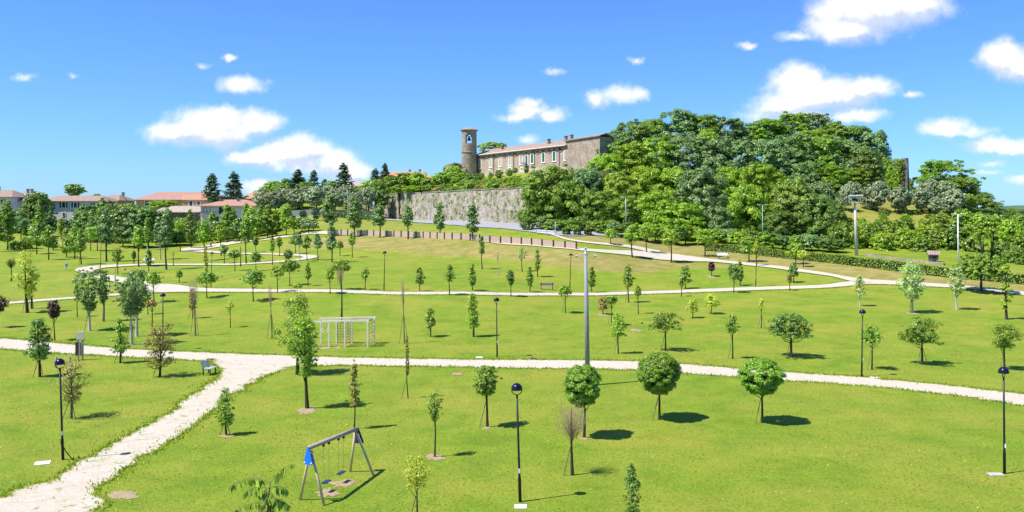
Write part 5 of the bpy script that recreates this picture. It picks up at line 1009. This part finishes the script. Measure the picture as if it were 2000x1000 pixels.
def bin_():
    g = G(129, 528); e = empty('litter_bin', g); MB().tube([(0, 0, -.05), (0, 0, .9)], .06, 6).build('post', STEEL, e); MB().lathe([(0, .55), (.26, .56), (.3, 1.1), (.33, 1.12), (.33, 1.16), (0, 1.2)], 12).build('bucket', CONC, e); tag(e, 'grey litter bin on a post on the upper left lawn', 'bin')
bin_()
for px, py, tp, lb in ((213, 563.5, 538, 'left one of two pale bare posts below the left path bend'), (225, 561, 537, 'right one of two pale bare posts below the left path bend')):
    g = G(px, py); hgt = (py - tp) * g[1] / F; o = MB().tube([(0, 0, -.1), (0, 0, hgt - .05), (0, 0, hgt)], [.11, .11, .06], 8).build('timber_post', WOODL, None, False, g); o.rotation_euler = (0, LEAN, 0); tag(o, lb, 'post', 'pale posts by the left path bend')
def info_board():
    g = G(157, 703); e = empty('exercise_station', g, .2); k = g[1] / F
    MB().tube([(-.16, 0, -.05), (-.16, 0, 2.05)], .07, 8).build('post', WOOD, e); MB().tube([(.16, 0, -.05), (.16, 0, 2.05)], .07, 8).build('post', WOOD, e)
    MB().box((0, -.05, 1.82), (.5, .1, .58)).build('board', WOODL, e); MB().box((-.19, -.14, .85), (.24, .07, 1.0)).build('side_board', WOODD, e); MB().box((.14, -.16, .85), (.26, .07, 1.0)).build('side_board', WOOD, e)
    MB().box((-.02, -.2, .85), (.07, .07, 1.1)).build('divider', CONC, e)
    tag(e, 'wooden exercise station of posts and boards beside the main path on the left', 'exercise station')
    for px, py, lb in ((110, 719, 'left one of two short whitish posts behind the left lamp'), (137, 717.5, 'right one of two short whitish posts behind the left lamp')):
        g = G(px, py); o = MB().tube([(0, 0, -.1), (0, 0, .8)], .085, 8).build('short_post', CONC, None, False, g); tag(o, lb, 'post', 'short whitish posts behind the left lamp')
info_board()
# ---------------------------------------------------------------- swing
LEGW = plain('leg_wood_tan', (.52, .40, .25), .85, 0, .15, 8)
def swing():
    A1, A2, B1, B2 = (G(586, 976), G(634, 988), G(684, 921), G(731, 930)); mA = (Vector(A1) + Vector(A2)) / 2; mB = (Vector(B1) + Vector(B2)) / 2
    e = empty('swing_set', mA); H_ = 2.12; tA = mA + Vector((-.08, .05, H_)) - mA; tB = at(694, 839, mB.y) - mA
    for f, t in ((A1, tA), (A2, tA), (B1, tB), (B2, tB)):
        f = Vector(f) - mA; d = (f - t); top = t + d * .06; MB().tube([f - Vector((0, 0, .05)), top], .052, 9).build('leg', LEGW, e, True)
    ax = (tB - tA).normalized(); MB().tube([tA - ax * .1, tB + ax * .1], .085, 10).build('crossbeam', plain('beam_wood_grey', (.36, .31, .25), .85), e, True)
    def plate(t, F1, F2, mat, s):
        d1 = (Vector(F1) - mA - t).normalized(); d2 = (Vector(F2) - mA - t).normalized(); off = ax * s
        P = [t + d1 * .12 + Vector((0, 0, .16)), t + d1 * .55 - (d2 - d1).normalized() * .06, t + d1 * .66, t + d2 * .66, t + d2 * .55 + (d2 - d1).normalized() * .06, t + d2 * .12 + Vector((0, 0, .16))]
        m = MB(); a = [p + off for p in P]; b = [p + off * 1.35 for p in P]; n = 6
        m.add(a + b, [tuple(range(n)), tuple(range(n, 2 * n))[::-1]] + [(i, (i + 1) % n, n + (i + 1) % n, n + i) for i in range(n)]); o = m.build('end_plate', mat, e)
        bb = MB(); [bb.tube([t + d * .58 + off * 1.35, t + d * .58 + off * 1.5], .03, 8) for d in (d1, d2)]; bb.build('bolt', WHITEP, o)
    plate(tA, A1, A2, BLUE, -.16); plate(tB, B1, B2, SEATB, .16)
    chain = plain('chain_steel', (.25, .27, .28), .5, .5)
    for i, (px, py) in enumerate(((644, 942), (675, 926))):
        f = (.33, .66)[i]; c = tA.lerp(tB, f); pr = Vector((-ax.y, ax.x, 0)).normalized(); zc = .42; 
        q = at(px, py, (mA + c).y) - mA; q = Vector((c.x, c.y, zc)); seat = MB(); seat.box((0, 0, 0), (.46, .2, .04), Matrix.Rotation(math.atan2(ax.y, ax.x), 3, 'Z')); sw = seat.build('swing_seat', SEATB, e, False, q)
        for sg in (-.22, .22):
            m = MB(); m.tube([ax * sg, Vector((ax.x * sg * 1.0, ax.y * sg, ax.z * sg + c.z - zc))], .007, 4); m.build('chain', chain, sw); MB().box(c + ax * sg - Vector((0, 0, .12)), (.09, .09, .1)).build('hanger', IRON, e)
    tag(e, 'wooden A-frame swing set with a bright blue end plate and two seats', 'swing')
swing()
def climbing():
    f = [Vector(G(px, py)) for px, py in ((611, 677.8), (642.5, 678), (673.5, 678), (718, 678.2))]; o = f[0]; e = empty('climbing_frame', o)
    dp = Vector((.22, 2.0, 0)); H_ = [2.0, 2.02, 2.06, 2.13]; f = [p - o for p in f]; bk = [p + dp for p in f]
    for i in range(4):
        for p in (f[i], bk[i]): MB().box(p + Vector((0, 0, H_[i] / 2 - .05)), (.13, .13, H_[i] + .1)).build('post', WOODL, e)
    for row in (f, bk):
        a, b = row[0] + Vector((-.12, 0, H_[0] + .05)), row[3] + Vector((.12, 0, H_[3] + .05)); d = (b - a).normalized(); MB().box((a + b) / 2, ((b - a).length, .13, .15), Matrix.Rotation(-math.asin(d.z), 3, 'Y')).build('top_beam', WOODL, e)
    for i in range(8):
        t = (i + .5) / 8; a = f[2].lerp(f[3], t) + Vector((0, 0, 2.1)); m = MB().tube([a, a + dp], .03, 6); m.build('rung', WOOD, e)
    for i in range(7): z = .25 + i * .26; MB().tube([f[3] + Vector((0, 0, z)), bk[3] + Vector((0, 0, z))], .025, 6).build('ladder_rung', WOOD, e); MB().tube([f[2] + Vector((0, 0, z)), bk[2] + Vector((0, 0, z))], .025, 6).build('ladder_rung', WOOD, e)
    rope = plain('net_rope', (.25, .16, .07), .9); m = MB(); a, b = bk[1], bk[2]
    for i in range(6): p = a.lerp(b, (i + .5) / 6); m.tube([p + Vector((0, 0, .1)), p + Vector((0, 0, 1.7))], .022, 4)
    for i in range(8): z = .1 + i * .228; m.tube([a + Vector((.07, 0, z)), b + Vector((-.07, 0, z))], .022, 4)
    m.build('climbing_net', rope, e)
    for i in (0, 1):
        p = f[0].lerp(f[1], .35 + .35 * i) + dp * .5; m = MB().tube([p + Vector((0, 0, 2.0)), p + Vector((0, 0, 1.35))], .015, 4); m.tube([p + Vector((.13 * math.cos(t), 0, 1.22 + .13 * math.sin(t))) for t in np.linspace(0, 2 * math.pi, 13)], .02, 5); m.build('gym_ring', WHITEP, e)
    tag(e, 'pale timber climbing frame with monkey bars and a rope net', 'climbing frame')
climbing()
# ---------------------------------------------------------------- slabs, soil patches
def slab(px, py, w, d, label, mat=CONC, name='drain_cover', rz=0):
    g = G(px, py); e = empty(name, g, rz); MB().box((0, 0, .0), (w, d, .06)).build('frame', mat, e); m = MB(); m.box((0, 0, .034), (w * .86, d * .84, .012)); m.build('lid', mat, e); tag(e, label, 'drain cover', 'covers set in the lawn')
slab(1017, 990, .46, .42, 'white square cover at the foot of the nearest lamp', WHITEP); slab(83, 905, .62, .55, 'white cover on the grass left of the leftmost near lamp', WHITEP, rz=.4); slab(1945, 927, .6, .4, 'pale cover left of the bottom right lamp', CONC)
slab(936, 698.5, .5, .5, 'pale cover left of the centre lamp on the path edge', WHITEP); slab(1707, 738, .6, .5, 'pale cover right of the right-hand lamp', WHITEP); slab(893, 731, .65, .75, 'pinkish cover on the lawn under the main path', plain('cover_pink', (.45, .22, .18), .8)); slab(411, 702, .55, .45, 'dark grating on the main path near the bench', IRON)
slab(1043, 701, .5, .4, 'dark cover on the lawn left of the tall pole', IRON)
def patch(px, py, rx, ry, label=None):
    g = G(px, py); rng = np.random.RandomState(int(px)); m = MB(); n = 40; m.v.append((0, 0, .028)); k = g[1] / F
    for ring, rr in enumerate((.45, .8, 1.0)):
        for i in range(n):
            t = 2 * math.pi * i / n; r = rr * (1 + (vn(math.cos(t) * 3 + px, math.sin(t) * 3, 1) - .5) * .8 * (ring > 0) + (rng.uniform(-.12, .12) if ring == 2 else 0)); x, y = rx * r * math.cos(t), ry * r * math.sin(t); m.v.append((x, y, float(TZ(g[0] + x, g[1] + y)) - g[2] + (.028 if ring < 2 else .012)))
    for i in range(n): m.f.append((0, 1 + i, 1 + (i + 1) % n)); [m.f.append((1 + r * n + i, 1 + (r + 1) * n + i, 1 + (r + 1) * n + (i + 1) % n, 1 + r * n + (i + 1) % n)) for r in (0, 1)]
    tag(m.build('soil', DIRTM, None, False, g), 'patch of bare trodden soil in the lawn', None, None, 'structure')
for a in ((600, 801, .5, .9), (849, 894, .45, .55), (442, 852, .35, .35), (640, 962, .42, .5), (671, 944, .55, .42), (1242, 645, .5, .8), (238, 968, .6, .55), (952, 836, .2, .3), (1141, 857, .2, .3), (692, 846, .25, .3), (1178, 615, .5, .8), (1782, 612, .6, .8), (660, 679, .3, .6), (628, 680, .8, .5), (1390, 541, .6, 1.0)): patch(*a)
# ---------------------------------------------------------------- grass tufts
def tufts():
    rng = np.random.RandomState(11); n = 95000; Y = 26 + 62 * rng.rand(n) ** 1.15; X = rng.uniform(-.66, .66, n) * Y
    keep = np.ones(n, bool)
    for o in bpy.data.objects:
        pass
    Z = TZ(X, Y); px = 1000 + F * X / Y; py = HZ + (CH - Z) * F / Y
    main = inpoly(px, py, [(-400, 625), (0, 661), (200, 678), (400, 689), (650, 698), (1000, 703.5), (1200, 705), (1440, 720), (1700, 739), (1850, 753), (2000, 771), (2500, 845), (2500, 895), (2000, 793), (1850, 770), (1700, 754), (1560, 745), (1300, 726), (1000, 718.5), (650, 714), (573, 717), (528, 731), (493, 750), (458, 771), (400, 815), (350, 848), (312, 875), (268, 903), (222, 935), (198, 955), (205, 985), (190, 1015), (100, 1200), (-500, 1200), (-260, 1060), (0, 968), (60, 948), (125, 926), (180, 888), (235, 862), (325, 805), (398, 757), (425, 738), (430, 722), (405, 706), (200, 695), (0, 681), (-400, 640)])
    k = ~main; X, Y, Z = X[k], Y[k], Z[k]; n = len(X); h = rng.uniform(.015, .05, n) * (1 + .4 * (vn(X, Y, .3) - .5)); w = rng.uniform(.012, .03, n)
    t = rng.uniform(0, 6.28, n); dx, dy = np.cos(t) * w, np.sin(t) * w; lx, ly = rng.normal(0, .02, (2, n))
    ex = []
    for o in EDGES:
        for c in (0, 2):
            q = o[(o[:, c + 1] < 125) & (o[:, c + 1] > 20)][:, c:c + 2]
            if len(q) < 2: continue
            for _ in range(26): ex.append(q[:-1] + (q[1:] - q[:-1]) * rng.rand(len(q) - 1)[:, None] + rng.normal(0, .16, (len(q) - 1, 2)) * np.clip(rng.rand(len(q) - 1)[:, None] * 2.2, .3, 2.2))
    ex = np.concatenate(ex); ez = TZ(ex[:, 0], ex[:, 1]); ex = ex[~inpoly(1000 + F * ex[:, 0] / ex[:, 1], HZ + (CH - ez) * F / ex[:, 1], [(404, 698), (612, 698), (606, 720), (575, 719), (540, 727), (520, 732), (438, 732), (424, 714)])]; m = len(ex); X = np.concatenate([X, ex[:, 0]]); Y = np.concatenate([Y, ex[:, 1]]); Z = TZ(X, Y); n = len(X)
    h = np.concatenate([h, rng.uniform(.04, .13, m)]); w = np.concatenate([w, rng.uniform(.02, .05, m)]); t = rng.uniform(0, 6.28, n); dx, dy = np.cos(t) * w, np.sin(t) * w; lx, ly = rng.normal(0, .03, (2, n))
    V = np.stack([np.stack([X - dx, Y - dy, Z], -1), np.stack([X + dx, Y + dy, Z], -1), np.stack([X + lx + dx * .5, Y + ly + dy * .5, Z + h], -1), np.stack([X + lx - dx * .5, Y + ly - dy * .5, Z + h], -1)], 1).reshape(-1, 3)
    v = np.clip(rng.rand(n) * .7 + .3 * vn(X, Y, .5), 0, 1); me = quadmesh('grass', V, leafmat('grass_blade', (.17, .26, .010), (.36, .43, .045), .4), v); tag(link('grass', me), 'short grass blades of the near lawn', None, None, 'stuff')
tufts()
# ---------------------------------------------------------------- near plants whose tops enter the frame
def pinnate():
    Y = 14.0; base = Vector(((520 - 1000) / F * Y, Y, 0)); e = empty('pinnate_tree', base); rng = np.random.RandomState(3)
    P = lambda px, py, dy=0: at(px, py, Y + dy) - base
    st = MB(); st.tube([Vector((0, 0, -.1)), Vector((.03, 0, 3)), P(520, 1030), P(528, 940)], [.06, .045, .018, .008], 7)
    fr = [((528, 945), (498, 922), (446, 952), 0), ((530, 942), (548, 912), (572, 906), -.05), ((528, 955), (500, 945), (478, 962), -.12), ((530, 952), (545, 945), (560, 956), .1), ((524, 985), (490, 975), (455, 1000), -.05), ((528, 975), (548, 968), (566, 990), .05), ((526, 965), (515, 950), (506, 968), .15),
          ((522, 1000), (500, 992), (470, 1015), .1), ((526, 1000), (540, 988), (552, 1010), .05), ((526, 958), (536, 965), (542, 990), -.2), ((527, 962), (518, 972), (512, 1000), -.25), ((524, 1010), (520, 990), (530, 985), .1), ((520, 1020), (470, 1000), (430, 1030), .2), ((520, 1020), (560, 1000), (590, 1030), .2)]
    C = []; Nn = []; D = []; S = []
    for a, b, c, dy in fr:
        a, b, c = P(*a), P(*b, dy * .5), P(*c, dy); pts = [(a * (1 - t) ** 2 + b * 2 * t * (1 - t) + c * t * t) for t in np.linspace(0, 1, 9)]; st.tube(pts, .004, 4, False)
        for t in np.linspace(.16, 1, 9):
            q = a * (1 - t) ** 2 + b * 2 * t * (1 - t) + c * t * t
            for sg in (-1, 1):
                d = Vector((rng.normal() * .18, sg * .5 + rng.normal() * .1, -1)).normalized(); ln = .14 * (1 - .45 * abs(t - .45)) * rng.uniform(.8, 1.15); C.append(q + d * ln * .55); D.append(d); S.append(ln); Nn.append(Vector((rng.normal() * .6, -sg * 1.0 + rng.normal() * .2, rng.normal() * .3)).normalized())
    V = []; F_ = []
    for c, d, n, s in zip(C, D, Nn, S):
        b = d.cross(n).normalized(); k = len(V)
        V += [c - d * s * .5, c - d * s * .2 + b * s * .2, c + d * s * .15 + b * s * .2, c + d * s * .6, c + d * s * .15 - b * s * .2, c - d * s * .2 - b * s * .2]; F_.append(tuple(range(k, k + 6)))
    m = MB(); m.v = [tuple(p) for p in V]; m.f = F_; o = m.build('leaves', LM['green'], e); a = o.data.attributes.new('v', 'FLOAT', 'FACE'); a.data.foreach_set('value', rng.rand(len(F_)).astype(np.float32))
    st.build('stem', BARKG, e, True); tag(e, 'drooping feather-leaved treetop rising over the bottom edge left of the swing', 'tree')
pinnate()
T('spread', 92, 1750, 983, 110, 1120, '', Z1, 'bright', .5, 0, loc=((92 - 1000) / F * 14, 14, 0), label='leafy treetop just entering the frame at the bottom left corner', f0=.2, tr=.004, leafk=1.6, nl=30)
# ---------------------------------------------------------------- palms
def palm(px, bot, top, Y, label, s):
    g = at(px, bot, Y); z = float(TZ(g.x, Y)); H_ = at(px, top + 14, Y).z - z; e = empty('palm_tree', (g.x, Y, z)); rng = np.random.RandomState(int(px))
    MB().tube([(0, 0, -.2), (.1, 0, H_ * .5), (.05, 0, H_)], [.26, .24, .3], 8).build('trunk', BARK, e, True); C = []; N_ = []; V = []
    for i in range(34):
        a = i * 2.4; el = rng.uniform(-.7, 1.2); L = 1.7 * s
        for t in np.linspace(.25, 1, 8):
            r = L * t; zz = H_ + r * math.sin(el) - .55 * r * r / L; q = Vector((math.cos(a) * r * math.cos(el), math.sin(a) * r * math.cos(el), zz)); w = .15 * s * (1.2 - t * .8); sd = Vector((-math.sin(a), math.cos(a), 0)) * w
            f = Vector((math.cos(a), math.sin(a), -.3)) * .18; V += [q, q + sd + f, q + sd * 1.1 + f * 2 - Vector((0, 0, .15)), q + f] + [q, q + f, q - sd * 1.1 + f * 2 - Vector((0, 0, .15)), q - sd + f]
    link('crown', quadmesh('crown', np.array([tuple(v) for v in V]), LM['green'], rng.rand(len(V) // 4)), e); tag(e, label, 'palm tree', 'palms right of the domed tree')
palm(1918, 495, 440, 146, 'left one of two palms behind the domed tree', 1.0); palm(1937, 495, 436, 147, 'right one of two palms behind the domed tree', 1.05)
# ---------------------------------------------------------------- cars half hidden behind the garden hedge
def car(px, Y, col, label, rz):
    x = (px - 1000) / F * Y; z = float(TZ(x, Y)); e = empty('parked_car', (x, Y, z + .2), rz); paint = plain('car_paint', col, .25, 0, .03)
    prof = [(-2.1, .3), (-2.1, .75), (-1.9, .9), (-1.2, .98), (-.65, 1.42), (.75, 1.45), (1.4, 1.0), (2.0, .85), (2.1, .6), (2.1, .3)]; m = MB(); n = len(prof)
    for s in (-.85, .85): m.v += [(a, s * (1 if b < 1.1 else .82), b) for a, b in prof]
    m.f = [tuple(range(n))[::-1], tuple(range(n, 2 * n))] + [(i, (i + 1) % n, n + (i + 1) % n, n + i) for i in range(n)]; m.build('body', paint, e)
    w = MB(); [w.add([(-1.05, s, 1.0), (1.25, s, 1.0), (.7, s * .84, 1.38), (-.6, s * .84, 1.36)], [(0, 1, 2, 3)]) for s in (-.868, .868)]; w.build('window', GLASS, e)
    w = MB(); w.add([(-1.2, -.78, 1.0), (-1.2, .78, 1.0), (-.7, .68, 1.4), (-.7, -.68, 1.4)], [(0, 1, 2, 3)]); w.build('windscreen', GLASS, e)
    for a in (-1.3, 1.3):
        for s in (-.8, .8): o = MB().tube([(a, s - .1, .32), (a, s + .1, .32)], .32, 14).build('wheel', IRON, e)
    tag(e, label, 'car', 'cars parked by the white house')
car(112, 243, (.55, .6, .7), 'pale blue-grey car, left one of two before the white house', .1); car(131, 243.5, (.75, .75, .78), 'white car, right one of two before the white house', .05)
# ---------------------------------------------------------------- people
def person(g, H_, rz, shirt, trousers, label, pose='walk', hairc=(.05, .03, .02)):
    e = empty('person', g, rz); s = H_ / 1.75; skin = plain('skin', (.45, .27, .19), .6, 0, .05)
    def body(name, V, E, Rd, mat, root):
        me = bpy.data.meshes.new(name); me.from_pydata([tuple(s * c for c in v) for v in V], E, []); o = link(name, me, e); me.materials.append(mat)
        md = o.modifiers.new('skin', 'SKIN'); md.use_smooth_shade = True
        for i, r in enumerate(Rd): me.skin_vertices[0].data[i].radius = (r * s, r * s)
        me.skin_vertices[0].data[root].use_root = True
        o.modifiers.new('sub', 'SUBSURF').levels = 1; o.modifiers['sub'].render_levels = 2; return o
    st = .22 if pose == 'walk' else .04
    V = [(0, 0, .95), (0, 0, 1.15), (0, 0, 1.38), (0, 0, 1.47), (0, -.01, 1.56), (0, -.02, 1.66), (0, -.01, 1.74)]; Rd = [.14, .12, .15, .06, .075, .09, .06]; E = [(0, 1), (1, 2), (2, 3), (3, 4), (4, 5), (5, 6)]
    for sg in (-1, 1):
        b = len(V); V += [(sg * .18, 0, 1.39), (sg * .23, -sg * st * .5 + .02, 1.12), (sg * .24, -sg * st - .06, .88), (sg * .24, -sg * st - .09, .80)]; Rd += [.055, .042, .028, .022]; E += [(2, b), (b, b + 1), (b + 1, b + 2), (b + 2, b + 3)]
        for i in range(5): V.append((sg * .24 + (i - 2) * .016, -sg * st - .12 - (.01 if i else -.03), .73 + (.03 if i in (0,) else 0) - .008 * (2 - abs(i - 2)))); Rd.append(.008); E.append((b + 3, len(V) - 1))
        b = len(V); V += [(sg * .09, 0, .90), (sg * .10, sg * st * .6 - .03, .50), (sg * .10, sg * st * 1.1 + .02, .08), (sg * .10, sg * st * 1.1 - .14, .04)]; Rd += [.085, .055, .038, .035]; E += [(0, b), (b, b + 1), (b + 1, b + 2), (b + 2, b + 3)]
    body('body', V, E, Rd, skin, 0)
    V = [(0, 0, .93), (0, 0, 1.15), (0, 0, 1.40), (0, 0, 1.44)]; Rd = [.155, .14, .165, .09]; E = [(0, 1), (1, 2), (2, 3)]
    for sg in (-1, 1): b = len(V); V += [(sg * .18, 0, 1.39), (sg * .215, -sg * st * .3 + .01, 1.2)]; Rd += [.07, .06]; E += [(2, b), (b, b + 1)]
    body('shirt', V, E, Rd, plain('shirt_cloth', shirt, .9), 0)
    V = [(0, 0, .97)]; Rd = [.15]; E = []
    for sg in (-1, 1): b = len(V); V += [(sg * .09, 0, .88), (sg * .10, sg * st * .6 - .03, .50), (sg * .10, sg * st * 1.1 + .01, .13)]; Rd += [.105, .075, .06]; E += [(0, b), (b, b + 1), (b + 1, b + 2)]
    body('trousers', V, E, Rd, plain('trouser_cloth', trousers, .9), 0)
    V = [(0, .02, 1.70), (0, .05, 1.64), (0, 0, 1.76)]; body('hair', V, [(0, 1), (0, 2)], [.092, .08, .06], plain('hair_dark', hairc, .7), 0)
    tag(e, label, 'person')
person(G(42, 552.5), 1.5, R(-40), (.6, .58, .55), (.03, .10, .32), 'person in pale top and blue trousers walking behind the tall yellow-green tree', 'walk')
person(G(412, 484), 1.6, R(-90), (.30, .30, .33), (.08, .08, .10), 'person in grey walking on the far path behind a lamp', 'walk')
# ---------------------------------------------------------------- labels for the numbered rows
ORD = ['', 'second ', 'third ', 'fourth ', 'fifth ', 'sixth ', 'seventh ', 'eighth ', 'ninth ', 'tenth ']
def ordw(n):
    if n == 0: return 'leftmost'
    if n < 10: return ORD[n].strip() + ' from left'
    a = ['tenth', 'eleventh', 'twelfth', 'thirteenth', 'fourteenth', 'fifteenth', 'sixteenth', 'seventeenth', 'eighteenth', 'nineteenth']
    if n < 19: return a[n - 9] + ' from left'
    m = n + 1; t = {2: 'twenty', 3: 'thirty', 4: 'forty'}[m // 10]; u = m % 10
    return (t[:-1] + 'ieth' if u == 0 else t + '-' + ['', 'first', 'second', 'third', 'fourth', 'fifth', 'sixth', 'seventh', 'eighth', 'ninth'][u]) + ' from left'
def label_rows():
    for zone, L in GROUPS.items():
        L.sort(key=lambda a: a[0])
        for i, (_, o, look) in enumerate(L): o['label'] = f"{look}, {ordw(i)} of the {zone}" if len((look + ordw(i) + zone).split()) < 13 else f"{look}, {ordw(i)} of {zone}"
label_rows()

for o in bpy.data.objects:
    if o.get('label') and len(str(o['label']).split()) > 16: print('LONG', o.name, o['label'])
